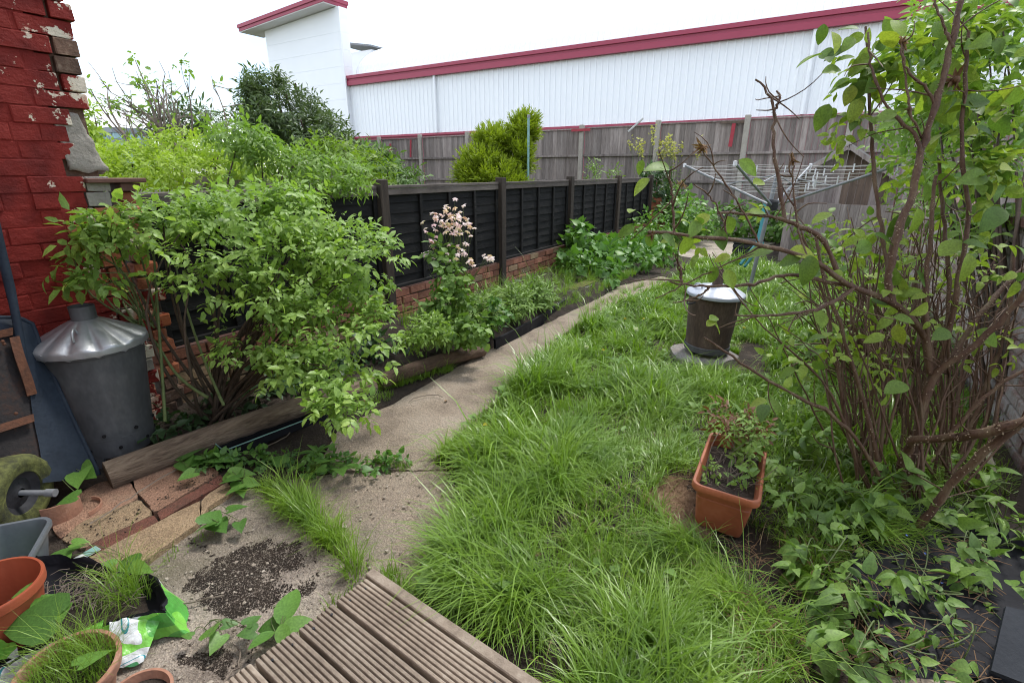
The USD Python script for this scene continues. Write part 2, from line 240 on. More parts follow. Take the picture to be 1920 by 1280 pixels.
surf('log_dark', [(0.28, (0.035, 0.022, 0.015)), (0.5, (0.095, 0.058, 0.037)), (0.75, (0.18, 0.12, 0.08))], scale=14, rough=0.8, bump=0.8, bscale=70, bdist=0.015, vec=(1, 0.4, 1))
surf('cladding_white', [(0.3, (0.76, 0.78, 0.80)), (0.7, (0.80, 0.815, 0.83))], scale=0.6, rough=0.45, bump=0.02, vec=(1, 1, 0.2))
surf('fascia_maroon', [(0.3, (0.265, 0.032, 0.062)), (0.7, (0.295, 0.040, 0.075))], scale=1.5, rough=0.42, bump=0.02)
surf('soffit', [(0.3, (0.62, 0.60, 0.58)), (0.7, (0.68, 0.66, 0.64))], scale=3, rough=0.6, bump=0.05)
surf('office_grey', [(0.3, (0.16, 0.18, 0.20)), (0.7, (0.22, 0.24, 0.26))], scale=1, rough=0.6, bump=0.02)
surf('office_glass', [(0.3, (0.16, 0.30, 0.33)), (0.7, (0.28, 0.42, 0.45))], scale=0.5, rough=0.12, bump=0.0, spec=0.8)
def galv(name, stops, rough, metal, vec=(1, 1, 1), scale=6, bump=0.12):
    surf(name, stops, scale=scale, rough=rough, metal=metal, bump=bump, bscale=35, vec=vec, spec=0.5)
galv('galv_dark', [(0.3, (0.040, 0.042, 0.045)), (0.5, (0.075, 0.078, 0.082)), (0.66, (0.115, 0.118, 0.12)), (0.85, (0.20, 0.19, 0.18))], 0.6, 0.2, vec=(1, 1, 0.5))
galv('galv_lid', [(0.3, (0.26, 0.27, 0.28)), (0.6, (0.38, 0.39, 0.40)), (0.8, (0.50, 0.50, 0.51))], 0.42, 0.7)
galv('galv_pale', [(0.3, (0.30, 0.325, 0.37)), (0.6, (0.42, 0.45, 0.50)), (0.8, (0.54, 0.57, 0.61))], 0.5, 0.3)
surf('burnt_steel', [(0.28, (0.022, 0.016, 0.014)), (0.48, (0.070, 0.046, 0.036)), (0.64, (0.125, 0.090, 0.068)), (0.82, (0.33, 0.28, 0.24))], scale=7, rough=0.7, metal=0.0, bump=0.3, bscale=60, vec=(1.6, 1.6, 0.5))
surf('black_iron', [(0.3, (0.012, 0.012, 0.014)), (0.7, (0.04, 0.04, 0.045))], scale=20, rough=0.6, metal=0.2)
surf('hole_dark', [(0.3, (0.004, 0.004, 0.004)), (0.7, (0.008, 0.008, 0.008))], rough=0.95)
surf('barrow_blue', [(0.3, (0.010, 0.015, 0.024)), (0.6, (0.020, 0.029, 0.043)), (0.8, (0.05, 0.06, 0.075))], scale=9, rough=0.65, bump=0.25, spec=0.2)
surf('rust', [(0.3, (0.035, 0.018, 0.012)), (0.55, (0.115, 0.045, 0.022)), (0.8, (0.19, 0.09, 0.05))], scale=14, rough=0.85, bump=0.5)
surf('rusty_plate', [(0.3, (0.012, 0.011, 0.012)), (0.5, (0.026, 0.023, 0.023)), (0.72, (0.06, 0.030, 0.020)), (0.9, (0.14, 0.08, 0.06))], scale=8, rough=0.75, bump=0.4, spec=0.15)
surf('mossy_rubber', [(0.30, (0.018, 0.018, 0.016)), (0.45, (0.06, 0.065, 0.022)), (0.6, (0.15, 0.16, 0.045)), (0.8, (0.24, 0.24, 0.10))], scale=9, rough=0.9, bump=0.5)
surf('steel_grey', [(0.3, (0.16, 0.17, 0.185)), (0.7, (0.27, 0.28, 0.295))], scale=9, rough=0.5, metal=0.3)
surf('grey_plastic', [(0.3, (0.085, 0.098, 0.110)), (0.7, (0.125, 0.140, 0.155))], scale=9, rough=0.45, bump=0.1)
surf('orange_plastic', [(0.3, (0.27, 0.058, 0.026)), (0.7, (0.33, 0.082, 0.038))], scale=9, rough=0.5, bump=0.1)
surf('terracotta_plastic', [(0.3, (0.23, 0.072, 0.032)), (0.5, (0.32, 0.100, 0.044)), (0.7, (0.36, 0.135, 0.07)), (0.88, (0.40, 0.22, 0.14))], scale=8, rough=0.5, bump=0.12)
surf('terracotta', [(0.3, (0.20, 0.105, 0.07)), (0.5, (0.33, 0.165, 0.105)), (0.65, (0.40, 0.24, 0.17)), (0.8, (0.48, 0.38, 0.30))], scale=10, rough=0.9, bump=0.3)
surf('black_film', [(0.3, (0.007, 0.007, 0.009)), (0.7, (0.018, 0.018, 0.022))], scale=9, rough=0.6, bump=0.3, bscale=25, spec=0.12)
surf('slate_sheet', [(0.3, (0.020, 0.023, 0.028)), (0.7, (0.034, 0.038, 0.044))], scale=9, rough=0.7, bump=0.2, spec=0.15)
surf('white_plastic', [(0.3, (0.55, 0.56, 0.57)), (0.7, (0.68, 0.68, 0.69))], scale=9, rough=0.5)
surf('teal_paint', [(0.3, (0.010, 0.14, 0.16)), (0.7, (0.02, 0.19, 0.20))], scale=9, rough=0.4)
surf('pole_green', [(0.3, (0.14, 0.27, 0.25)), (0.7, (0.22, 0.36, 0.33))], scale=9, rough=0.5)
surf('red_strap', [(0.3, (0.26, 0.02, 0.035)), (0.7, (0.33, 0.04, 0.05))], scale=9, rough=0.6)
surf('line_white', [(0.3, (0.40, 0.40, 0.39)), (0.7, (0.52, 0.52, 0.51))], scale=9, rough=0.6)
surf('twig', [(0.3, (0.10, 0.075, 0.055)), (0.7, (0.24, 0.20, 0.16))], scale=20, rough=0.9)
surf('moss', [(0.3, (0.05, 0.055, 0.012)), (0.7, (0.16, 0.15, 0.04))], scale=30, rough=0.95, bump=0.8)
# printed bag film: green, white and teal bands
M['bag_print'] = usdkit.material(stage, '/World/Looks/bag_print', {
    'g': ('geometry', {}), 'mp': ('mapping', {'rotation': (0.3, 0.2, 0.5)}), 'n': ('noise_texture', {'scale': 5.5, 'detail': 2, 'distortion': 0.6}),
    'r': ('rgb_ramp', {'interpolate': False, 'ramp': [(0.0, (0.08, 0.30, 0.05)), (0.36, (0.17, 0.46, 0.06)), (0.46, (0.55, 0.57, 0.57)), (0.57, (0.02, 0.20, 0.24)), (0.585, (0.52, 0.54, 0.54)), (0.64, (0.05, 0.20, 0.08))]}),
    'f': ('noise_texture', {'scale': 22, 'detail': 4}), 'b': ('bump', {'strength': 0.6, 'distance': 0.02}), 'p': ('principled_bsdf', {'roughness': 0.35})},
    [('g.position', 'mp.vector'), ('mp.vector', 'n.vector'), ('n.fac', 'r.fac'), ('r.color', 'p.base_color'), ('g.position', 'f.vector'), ('f.fac', 'b.height'), ('b.normal', 'p.normal')], surface='p.BSDF')

# ------------------------------------------------------------------ leaves
T8 = np.array([0, .28, .28, .28, .66, .66, .66, 1.0]); S8 = np.array([0, -1, 0, 1, -1, 0, 1, 0.0]); W8 = np.array([0, .92, 0, .92, .78, 0, .78, 0])
F8 = np.array([[0, 2, 1], [0, 3, 2], [1, 2, 5], [1, 5, 4], [2, 3, 6], [2, 6, 5], [4, 5, 7], [5, 6, 7]])
def template(ts, ws):
    T, S_, W_, idx = [], [], [], []
    for t, w in zip(ts, ws):
        if w == 0: idx.append([len(T)]); T.append(t); S_.append(0); W_.append(0)
        else: idx.append([len(T), len(T) + 1, len(T) + 2]); T += [t, t + .0, t]; S_ += [-1, 0, 1]; W_ += [w, 0, w]
    F_ = []
    for a, b in zip(idx[:-1], idx[1:]):
        if len(a) == 1: F_ += [[a[0], b[1], b[0]], [a[0], b[2], b[1]]]
        elif len(b) == 1: F_ += [[a[0], a[1], b[0]], [a[1], a[2], b[0]]]
        else: F_ += [[a[0], a[1], b[1]], [a[0], b[1], b[0]], [a[1], a[2], b[2]], [a[1], b[2], b[1]]]
    return np.array(T), np.array(S_, float), np.array(W_, float), np.array(F_)
TBIG = template([0, .08, .22, .40, .58, .75, .89, 1.0], [0, .42, .82, 1.0, .93, .70, .38, 0])
TEGG = template([0, .06, .18, .38, .60, .82, 1.0], [0, .55, .92, 1.0, .80, .42, 0])
TLOBE = (np.array([.10, -.06, -.06, .02, .02, .02, .20, .20, .20, .42, .42, .42, .66, .66, .66, .86, .86, .86, 1.0]), np.array([0, -.75, .75, -1, 0, 1, -1, 0, 1, -1, 0, 1, -1, 0, 1, -1, 0, 1, 0.0]), np.array([0, .62, .62, .92, 0, .92, 1, 0, 1, .84, 0, .84, .55, 0, .55, .22, 0, .22, 0]),
    np.array([[0, 3, 1], [0, 2, 5], [0, 4, 3], [0, 5, 4]] + sum([[[a, a + 1, a + 4], [a, a + 4, a + 3], [a + 1, a + 2, a + 5], [a + 1, a + 5, a + 4]] for a in (3, 6, 9, 12)], []) + [[15, 16, 18], [16, 17, 18]]))
TLOBE[0][4] = .10; TLOBE[3][2:4] = [[0, 4, 3], [0, 5, 4]]
T4 = np.array([0, .45, .45, 1.0]); S4 = np.array([0, -1, 1, 0.0]); W4 = np.array([0, 1, 1, 0.0]); F4 = np.array([[0, 2, 3], [0, 3, 1]])
TH = np.array([0.06, -.08, -.08, .30, .30, .30, .68, .68, .68, 1.0]); SH = np.array([0, -1, 1, -1, 0, 1, -1, 0, 1, 0.0]); WH = np.array([0, .62, .62, 1, 0, 1, .55, 0, .55, 0])
FH = np.array([[0, 4, 3], [0, 3, 1], [0, 5, 4], [0, 2, 5], [3, 4, 7], [3, 7, 6], [4, 5, 8], [4, 8, 7], [6, 7, 9], [7, 8, 9]])
SHAPES = {'oval': (T8, S8, W8, F8), 'big': TBIG, 'egg': TEGG, 'lobe': TLOBE, 'chip': (T4, S4, W4, F4), 'heart': (TH, SH, WH, FH)}
def leaves(P, D, N, L, W, shape='oval', fold=0.25, curl=0.25):
    """P base, D axis, N upper side -> (n, k, 3) vertices and the faces of one leaf"""
    t, s, w, f = SHAPES[shape]; D = nrm(D); S = nrm(np.cross(D, N)); N = np.cross(S, D)
    L = np.broadcast_to(L, len(P))[:, None, None]; W = np.broadcast_to(W, len(P))[:, None, None] / 2
    curl = np.broadcast_to(curl, len(P))[:, None, None]
    v = P[:, None] + D[:, None] * (t[None, :, None] * L) + S[:, None] * ((s * w)[None, :, None] * W) + N[:, None] * ((np.abs(s) * w)[None, :, None] * W * fold - curl * L * (t ** 2)[None, :, None])
    return v, f
def lmesh(v, f):
    n, k, _ = v.shape
    return v.reshape(-1, 3), (f[None] + (np.arange(n) * k)[:, None, None]).reshape(-1, 3)
def put_leaves(parent, sets, mat, single=0, name='leaf', rest='foliage', min_px=9.0):
    """the leaves that show largest become parts of their own, the others one part"""
    V = [x[0] for x in sets]; f = sets[0][1]; v = np.concatenate(V)
    if single:
        c = v.mean(1); x, y, d = pix(c)
        size = np.maximum(np.linalg.norm(v[:, -1] - v[:, 0], axis=1), 1e-6) / np.maximum(d, .05) * FPX
        ok = (d > .2) & (x > -10) & (x < 1930) & (y > -10) & (y < 1290) & (size > min_px)
        order = np.argsort(np.where(ok, -size / np.maximum(d, .1) ** 0.6, 1e9))[:single]; order = order[ok[order]]
        for i in order: obj(name, (v[i], f), mat, parent, smooth=True)
        keep = np.ones(len(v), bool); keep[order] = False; v = v[keep]
    if len(v): obj(rest, lmesh(v, f), mat, parent, smooth=True, kind='stuff')
def unit(n, r=rng): return nrm(r.normal(size=(n, 3)))
class Blob:
    """ellipsoid of foliage: centre at a point of the scene, radii in metres (across, along the view, up)"""
    def __init__(s, c, r): s.c, s.r = np.array(c, float), np.array(r, float)
AX = np.array([[CY, SY, 0], [-SY, CY, 0], [0, 0, 1.0]])
def PB(px, py, d, rx, ry, rd): return Blob(U(px, py, d), (rx * d / FPX, rd, ry * d / FPX))
def in_blobs(blobs, n, shell=0.4, seed=0, gap=0.0, gscale=6.0):
    r = np.random.default_rng(seed); w = np.array([np.prod(b.r) ** (2 / 3) for b in blobs]); k = r.choice(len(blobs), n, p=w / w.sum())
    u = nrm(r.normal(size=(n, 3))); rad = (r.random(n) ** shell)[:, None]
    C = np.array([b.c for b in blobs])[k]; R = np.array([b.r for b in blobs])[k]
    P = C + (u * rad * R) @ AX; O = nrm((u / R) @ AX)
    if gap > 0:
        q = meshkit.fbm(P * gscale, 3, seed); keep = q > np.quantile(q, gap); P, O = P[keep], O[keep]
    return P, O
def foliage(blobs, n, L, aspect=0.5, per=5, seed=0, shell=0.4, gap=0.3, gscale=5.0, shape='oval', spread=1.0, up=0.6, fold=0.25, curl=0.3, lvar=0.35, step=0.55):
    """sprays: a short rachis with pairs of leaflets and one at the end"""
    r = np.random.default_rng(seed + 77); P, O = in_blobs(blobs, n, shell, seed, gap, gscale); m = len(P)
    ax = nrm(O * 0.9 + r.normal(0, .55, (m, 3)) + [0, 0, 0.15 * up]); upv = nrm(np.array([0, 0, 1.0]) * up + O * 0.45 + r.normal(0, .28, (m, 3)))
    side = nrm(np.cross(ax, upv)); out = []
    Ls = L * np.exp(np.clip(r.normal(0, lvar, m), -.7, .45))
    for j in range(per):
        if j == per - 1: o, sd = 0.0 + step * ((per - 1) // 2), 0
        else: o, sd = step * (j // 2), (-1 if j % 2 else 1)
        base = P + ax * (o * Ls)[:, None] * 0.9
        dirn = nrm(ax * (1.0 if sd == 0 else 0.45) + side * sd * spread + r.normal(0, .18, (m, 3)) - np.array([0, 0, .15]))
        nn = nrm(upv + r.normal(0, .25, (m, 3))); ll = Ls * (1.1 if sd == 0 else 0.85 + 0.1 * r.random(m))
        out.append(leaves(base, dirn, nn, ll, ll * aspect, shape, fold, curl))
    return out
def stems_to(base, blobs, n, r0, r1, seed=0, k=9, sag=0.1):
    r = np.random.default_rng(seed); P, _ = in_blobs(blobs, n, 0.6, seed); out = []
    for p in P:
        b = np.array(base) + r.normal(0, .03, 3) * [1, 1, 0]; mid = b * 0.5 + p * 0.5 + r.normal(0, .06, 3) + [0, 0, sag]
        out.append(tube(spline([b, mid, p], k), np.linspace(r0, r1, k), 5))
    return out
def blades(P, hdir, H, lean, width, nseg=4):
    """grass blades: arcs from P, bending towards hdir"""
    n = len(P); t = np.linspace(0, 1, nseg); hdir = nrm(hdir); S = nrm(np.cross(hdir, [0, 0, 1.0])); out = []
    H = np.broadcast_to(H, n); lean = np.broadcast_to(lean, n); width = np.broadcast_to(width, n); rows = []
    for tt in t:
        a = lean * tt; c = P + hdir * (H * tt * np.sin(a))[:, None] + np.array([0, 0, 1.0]) * (H * tt * np.cos(a * 0.95))[:, None]
        w = (width * (1 - 0.92 * tt ** 1.5) * 0.5)[:, None]
        rows += [c - S * w, c + S * w]
    v = np.stack(rows, 1); f = []
    for i in range(nseg - 1): f += [[2 * i, 2 * i + 1, 2 * i + 3], [2 * i, 2 * i + 3, 2 * i + 2]]
    return v, np.array(f)
def tuft(c, n, rad, H, lean, width, seed, nseg=5, hv=.3):
    r = np.random.default_rng(seed); a = r.random(n) * 2 * np.pi; q = rad * np.sqrt(r.random(n)); c = np.asarray(c, float)
    if c.ndim == 2: c = c[r.integers(0, len(c), n)]
    P = c + np.stack([q * np.cos(a), q * np.sin(a), 0 * a], -1)
    h = np.stack([np.cos(a), np.sin(a), 0 * a], -1) + r.normal(0, .5, (n, 3)) * [1, 1, 0]
    return blades(P, h, H * np.exp(r.normal(0, hv, n)), lean * (0.35 + 0.9 * r.random(n)), width * (0.6 + 0.7 * r.random(n)), nseg)
def X(px, py, x): r = ray(px, py); return np.array([0, 0, EYE]) + r * (x / r[0])
def Yp(px, py, y): r = ray(px, py); return np.array([0, 0, EYE]) + r * (y / r[1])
def gp(L, z=0.0): return [tuple(G(a, b, z)[:2]) for a, b in L]

# ------------------------------------------------------------------ ground, path, yard
WX, RX = -3.28, 0.97                      # the two long boundaries of the garden
path_far = rough_poly(gp([(590, 880), (640, 800), (740, 755), (905, 662), (1000, 618), (1130, 556), (1162, 536), (1240, 518), (1262, 523), (1150, 572), (1080, 612), (1040, 642), (985, 694), (930, 755), (850, 820), (812, 868), (842, 879), (760, 880)]), .03, .006, 1)
path_near = rough_poly(gp([(540, 896), (640, 884), (760, 882.5), (840, 882), (862, 945), (842, 1000), (805, 1060), (770, 1150), (690, 1100), (640, 1040), (560, 960)]), .03, .005, 2)
yard = rough_poly(gp([(140, 1060), (300, 1020), (440, 915), (520, 915), (610, 1025), (680, 1085), (640, 1180), (500, 1330), (100, 1330), (100, 1150)]), .03, .005, 3)
patio = rough_poly([(-2.75, 8.9), (-0.9, 8.6), (-0.9, 11.6), (-2.75, 11.6)], .1, .03, 4)
hard = unary_union([path_far, path_near, yard, patio])
def sheet(poly, z0, z1): return prism(poly, z0, z1)
g = thing('ground', 'bare earth ground under the whole garden and beyond', 'ground', kind='structure')
obj('far_ground', trimesh.Trimesh([[-300, -60, -.10], [300, -60, -.10], [300, 400, -.10], [-300, 400, -.10]], [[0, 1, 2], [0, 2, 3]]), 'lawn_soil', g)
# garden soil: an uneven sheet, sunk under the slabs and raised into a bed along the dark fence
xs = np.arange(-3.22, 0.96, .04); ys = np.arange(-.6, 12.3, .04); gx, gy = np.meshgrid(xs, ys, indexing='ij'); pts = np.stack([gx.ravel(), gy.ravel()], -1)
inh = shapely.contains_xy(hard.buffer(.02), pts[:, 0], pts[:, 1])
hh = -.012 + .03 * (meshkit.fbm(np.c_[pts * 5, np.zeros(len(pts))], 4, 3) - .35) * 2
bed = np.clip((-2.16 - pts[:, 0]) / .10, 0, 1) * np.clip((pts[:, 1] - 2.7) / .3, 0, 1); hh += bed * .10
hh += np.clip((pts[:, 0] - 0.05) / .4, 0, 1) * .04
hh[inh] = -.045
i, j = np.meshgrid(np.arange(len(xs) - 1), np.arange(len(ys) - 1), indexing='ij'); ny = len(ys)
ff = np.stack([i * ny + j, (i + 1) * ny + j, (i + 1) * ny + j + 1, i * ny + j + 1], -1).reshape(-1, 4)
soil_v = np.c_[pts, hh]
obj('garden_soil', (soil_v, ff), 'soil', g, smooth=True)
from scipy.interpolate import RegularGridInterpolator
soil_h = RegularGridInterpolator((xs, ys), hh.reshape(len(xs), len(ys)), bounds_error=False, fill_value=0.0)
pth = thing('path', 'worn exposed aggregate concrete garden path', 'path', kind='structure')
obj('slab', sheet(path_far, -.06, 0), 'path_concrete', pth); obj('slab', sheet(path_near, -.06, -.006), 'path_concrete', pth)
yd = thing('yard', 'crumbling concrete yard slab beside the deck', 'pavement', kind='structure')
obj('slab', sheet(yard, -.06, -.002), 'yard_concrete', yd)
pt = thing('patio', 'pale concrete patio at the far end of the garden', 'pavement', kind='structure')
obj('slab', sheet(patio, -.06, .0), 'patio_concrete', pt)
# grit and small stones lying on the slabs
r = np.random.default_rng(5); grit = []
def scatter(poly, n, r):
    x0, y0, x1, y1 = poly.bounds; P = np.c_[r.uniform(x0, x1, n * 4), r.uniform(y0, y1, n * 4)]
    return P[shapely.contains_xy(poly, P[:, 0], P[:, 1])][:n]
ico = trimesh.creation.icosphere(subdivisions=0)
def crumbs(P, s0, s1, r, z=0.0):
    out = []
    for p in P:
        s = s0 * (s1 / s0) ** (r.random() ** 2.2)
        v = np.array(ico.vertices) * r.uniform(.6, 1.1, 3) * s * [1, 1, .55] + r.normal(0, .12 * s, (12, 3))
        out.append((v + [p[0], p[1], z + .2 * s], np.array(ico.faces)))
    return out
near_yard = yard.union(path_near)
obj('gravel', cat(crumbs(scatter(near_yard, 1500, r), .0015, .009, r) + crumbs(scatter(path_far, 700, r), .0015, .006, r)), 'stone_grit', None, kind='stuff', label='loose grit and pea gravel on the concrete', cat_='gravel')
# dark soil spilled on the yard slab
sp = rough_poly(gp([(388, 1098), (410, 1060), (460, 1035), (520, 1022), (566, 1034), (572, 1075), (545, 1110), (500, 1125), (450, 1130), (415, 1125)]), .02, .012, 8)
def blotch(P, thr, sc, seed): return P[meshkit.fbm(np.c_[P * sc, np.zeros(len(P))], 3, seed) > thr]
PA = scatter(sp.buffer(.05), 26000, r); PA = PA[meshkit.fbm(np.c_[PA * 13, np.zeros(len(PA))], 4, 3) > .34 + .30 * np.exp(-np.maximum(shapely.distance(shapely.points(PA), sp.buffer(.05).exterior), 0) / .035) + r.normal(0, .05, len(PA))]; PB_ = np.vstack([scatter(sp.buffer(.12), 500, r), blotch(scatter(Polygon(gp([(330, 1215), (400, 1195), (440, 1225), (420, 1275), (340, 1285)])), 4000, r), .45, 12, 5)])
obj('spilled_soil', cat(crumbs(PA, .0009, .0038, r, -.001) + crumbs(PB_, .0008, .003, r, -.001)), 'soil', None, kind='stuff', label='dark patch of spilled compost on the yard slab', cat_='soil')

# ------------------------------------------------------------------ sandstone paving in front of the log
A, Bq = G(150, 1062)[:2], G(440, 918)[:2]
pu = nrm(Bq - A); pn = np.array([pu[1], -pu[0]]); pn = pn if pn[0] < 0 else -pn          # pn points away from the camera, to the wall
def strip(o0, o1, a0, a1, z, mat, lab, seed):
    P = [A + pu * a0 + pn * o0, A + pu * a1 + pn * o0, A + pu * (a1 - .04) + pn * o1, A + pu * (a0 + .02) + pn * o1]
    poly = rough_poly(P, .04, .004, seed); m = prism(poly, -.05, z); t = thing('stone_slab', lab, 'paving slab', (*A, 0))
    return obj('stone', m, mat, t)
Lp = np.linalg.norm(Bq - A)
for P_, z_, mt_, lab_ in (([(100, 1125), (200, 1090), (283, 1054), (374, 988), (377, 946), (190, 1045), (118, 1082)], .024, 'sandstone', 'tan sandstone slab at the front edge, nearer the compost bag'),
    ([(379, 984), (390, 960), (441, 926), (426, 910), (380, 943)], .022, 'sandstone', 'small tan slab at the front edge, right of the notch'),
    ([(158, 1042), (189, 1043), (300, 984), (291, 971), (166, 1028)], .017, 'red_stone', 'dull red strip of stone between two tan slabs'),
    ([(303, 982), (423, 909), (413, 896), (294, 969)], .018, 'red_stone', 'bright red strip of stone with soil on it'),
    ([(118, 1018), (158, 1036), (288, 968), (264, 941), (150, 985)], .015, 'sandstone', 'mossy tan slab behind the dull red strip'),
    ([(266, 938), (292, 966), (411, 894), (374, 868), (318, 868), (250, 905)], .017, 'pink_stone', 'pinkish slab at the foot of the log'),
    ([(84, 962), (114, 1014), (260, 938), (246, 908), (190, 905)], .010, 'pink_stone', 'pinkish slab near the axle of the mossy wheel')):
    t = thing('stone_slab', lab_, 'paving slab', G(*P_[0])); obj('stone', prism(rough_poly(gp(P_), .03, .004, len(lab_)), -.05, z_), mt_, t)
cr = crumbs(np.array([A + pu * r.uniform(.0, Lp) + pn * abs(r.normal(.17, .05)) for _ in range(380)]), .0012, .006, r, .018)
obj('slab_dirt', cat(cr), 'soil', None, kind='stuff', label='dark crumbs of earth on the sandstone slabs', cat_='soil')

# ------------------------------------------------------------------ red painted wall with broken brick end
rw = thing('red_wall', 'red painted brick wall with a crumbling toothed end', 'wall', (-3.2, 0.7, 0))
FX = -3.12; r = np.random.default_rng(21)
obj('wall_core', [box((FX - .0905, .37, 1.4), (.18, 1.34, 2.86))], 'red_paint', rw)
obj('end_core', [box((FX - .115, 1.10, 1.4), (.18, .16, 2.8))], 'sooty_brick', rw)
for k in range(39):
    z = k * .0745 + .037; off = (0 if k % 2 else .112); y = 1.235 - off - (.0 if z > 1.42 else -.0)
    first = True
    end = 1.205 + (0.007 if k % 2 else -.007) + r.normal(0, .006)
    yy = end
    while yy > .16:
        ln = .103 if (k % 4 == 0 or (first and k % 2)) else .215
        y0 = max(yy - ln, .1); skip = False; mt = 'red_paint'; x = r.normal(0, .0018)
        if first and z > 1.62:
            q = r.random(); mt = 'red_paint' if q < .62 else ('bare_brick' if q < .78 else 'sooty_brick'); x += .006 * r.random()
            if r.random() < .06: skip = True
        if first and z < 1.36 and r.random() < .5: mt = 'bare_brick' if r.random() < .5 else 'render_grey'
        if first and 1.36 < z < 1.62: skip = True
        if not skip:
            gp_ = .013 if (first and z > 1.62) else .0045; b = chbox((.108, yy - y0 - gp_, .0705 if not first else .068), .0035); v = np.array(b.vertices); v += r.normal(0, .0013, v.shape)
            ang = r.normal(0, .012 if first else .005); v = v @ trimesh.transformations.rotation_matrix(ang, [0, 0, 1])[:3, :3].T
            obj('brick', (v + [FX - .05 + x, (yy + y0) / 2 + (gp_ / 2 if first else 0), z], b.faces), mt, rw)
        first = False; yy = y0
bl = m3.Manifold.hull_points(np.array([[FX + .004, 1.04, 1.62], [FX + .002, 1.150, 1.62], [FX + .004, 1.06, 1.37], [FX + .004, 1.215, 1.355], [FX - .2, 1.150, 1.62], [FX - .2, 1.215, 1.355], [FX - .2, 1.04, 1.62], [FX - .2, 1.06, 1.37]])).refine_to_length(.02)
v, f = vf(bl); v = v + np.stack([meshkit.fbm(v * 22, 4, k) - .5 for k in (2, 5, 8)], -1) * [.022, .05, .05] - [.006, 0, 0]
obj('render_patch', (v, f), 'render_grey', rw, smooth=True, label='rough grey mortar patch over the broken brick end')
obj('coping_tile', [box((FX - .06, 1.23, 1.318), (.20, .26, .022), ch=.004), box((FX - .05, 1.29, 1.285), (.14, .09, .04), ch=.004)], 'coping_brown', rw)
# pier below the coping
for k in range(17):
    z = k * .0745 + .037; w = .11 if k % 2 else .07
    b = chbox((.10, w, .066), .006); v = np.array(b.vertices) + r.normal(0, .003, b.vertices.shape)
    obj('brick', (v + [FX - .06, 1.235 + w / 2 + r.normal(0, .006), z], b.faces), ['bare_brick', 'red_paint', 'old_brick', 'sooty_brick'][r.integers(4)], rw)

# the house whose back door the deck belongs to (behind the camera)
hs = thing('house', 'brick house behind the deck', 'house', (-1.2, -3.5, 0))
obj('wall', box((-1.3, -3.3, 2.6), (6.4, 4.6, 5.4)), 'old_brick', hs); obj('roof', m3.Manifold.hull_points(np.array([[-4.6, -.85, 5.3], [2.0, -.85, 5.3], [-4.6, -5.7, 5.3], [2.0, -5.7, 5.3], [-4.6, -3.3, 7.2], [2.0, -3.3, 7.2]])), 'coping_brown', hs)
obj('door', box((-.4, -.985, 1.1), (.95, .06, 2.1), ch=.01), 'white_plastic', hs); obj('window', box((-2.0, -.985, 1.55), (1.1, .05, 1.1), ch=.01), 'office_glass', hs)

# ------------------------------------------------------------------ low brick wall and dark lap fence on it
PY = [1.30, 3.18, 5.03, 6.86, 8.80, 10.66]
lw = thing('low_brick_wall', 'low red brick wall under the black fence panels', 'wall', (WX, 5, 0)); r = np.random.default_rng(31)
zt = .345
obj('wall_core', [box((WX - .02, 5.98, .13), (.07, 9.4, .40))], 'mortar', lw)
for k in range(5):
    z = .0 + k * .0745 + .008
    for a, b_ in zip(PY[:-1], PY[1:]):
        yy = a + .055 + (.108 if k % 2 else 0); 
        if k % 2: obj('brick', box((WX - .01, a + .055 + .049, z), (.10, .095, .0655), ch=.005), 'old_brick', lw)
        while yy < b_ - .06:
            y1 = min(yy + .215, b_ - .05); bb = chbox((.10, y1 - yy - .01, .0655), .005); v = np.array(bb.vertices) + r.normal(0, .0015, bb.vertices.shape)
            obj('brick', (v + [WX - .01 + r.normal(0, .003), (yy + y1) / 2, z + r.normal(0, .0015)], bb.faces), ('yellow_brick' if (a < 2 and k < 3 and r.random() < .6) or r.random() < .12 else 'old_brick'), lw); yy = y1
fz0 = .36
fn = thing('dark_lap_fence', 'black stained overlap fence panels between brown posts along the left', 'fence', (WX, 5, 0)); r = np.random.default_rng(33)
for i, y in enumerate(PY):
    v, f = box((WX + .035, y, .63), (.092, .092, 1.34), ch=.006); obj('post', (v + r.normal(0, .001, v.shape), f), 'fence_post', fn)
for a, b_ in zip(PY[:-1], PY[1:]):
    y0, y1 = a + .05, b_ - .05; ns = 9; hgt = (1.225 - fz0 - .03) / ns
    for k in range(ns):
        n = 22; yy = np.linspace(y0, y1, n); z0 = fz0 + .02 + k * hgt - .018; wav = .004 * np.cumsum(r.normal(0, 1, n)) * .35; wav -= wav.mean()
        top = np.c_[np.full(n, WX + .002), yy, np.full(n, z0 + hgt + .012)]; bot = np.c_[np.full(n, WX + .014) + r.normal(0, .0012, n), yy, z0 + wav]
        back = bot - [.007, 0, 0]; tb = top - [.007, 0, 0]
        v = np.vstack([top, bot, back, tb]); q = np.arange(n - 1); f = []
        for s in range(3): f.append(np.stack([s * n + q, (s + 1) * n + q, (s + 1) * n + q + 1, s * n + q + 1], -1))
        obj('slat', (v, np.vstack(f)), 'fence_black', fn)
    for t in np.linspace(y0 + .02, y1 - .02, 5):
        obj('batten', box((WX + .026, t, (fz0 + 1.21) / 2), (.018, .036 if y0 + .05 < t < y1 - .05 else .04, 1.21 - fz0), ch=.002), 'fence_black', fn)
    obj('bottom_rail', box((WX + .028, (y0 + y1) / 2, fz0 + .012), (.03, y1 - y0, .03), ch=.003), 'fence_black', fn)
    obj('capping_rail', box((WX + .012, (y0 + y1) / 2, 1.236), (.062, y1 - y0, .026), ch=.004), 'fence_cap', fn)
    obj('top_rail', box((WX + .028, (y0 + y1) / 2, 1.195), (.022, y1 - y0, .05), ch=.003), 'fence_cap', fn)

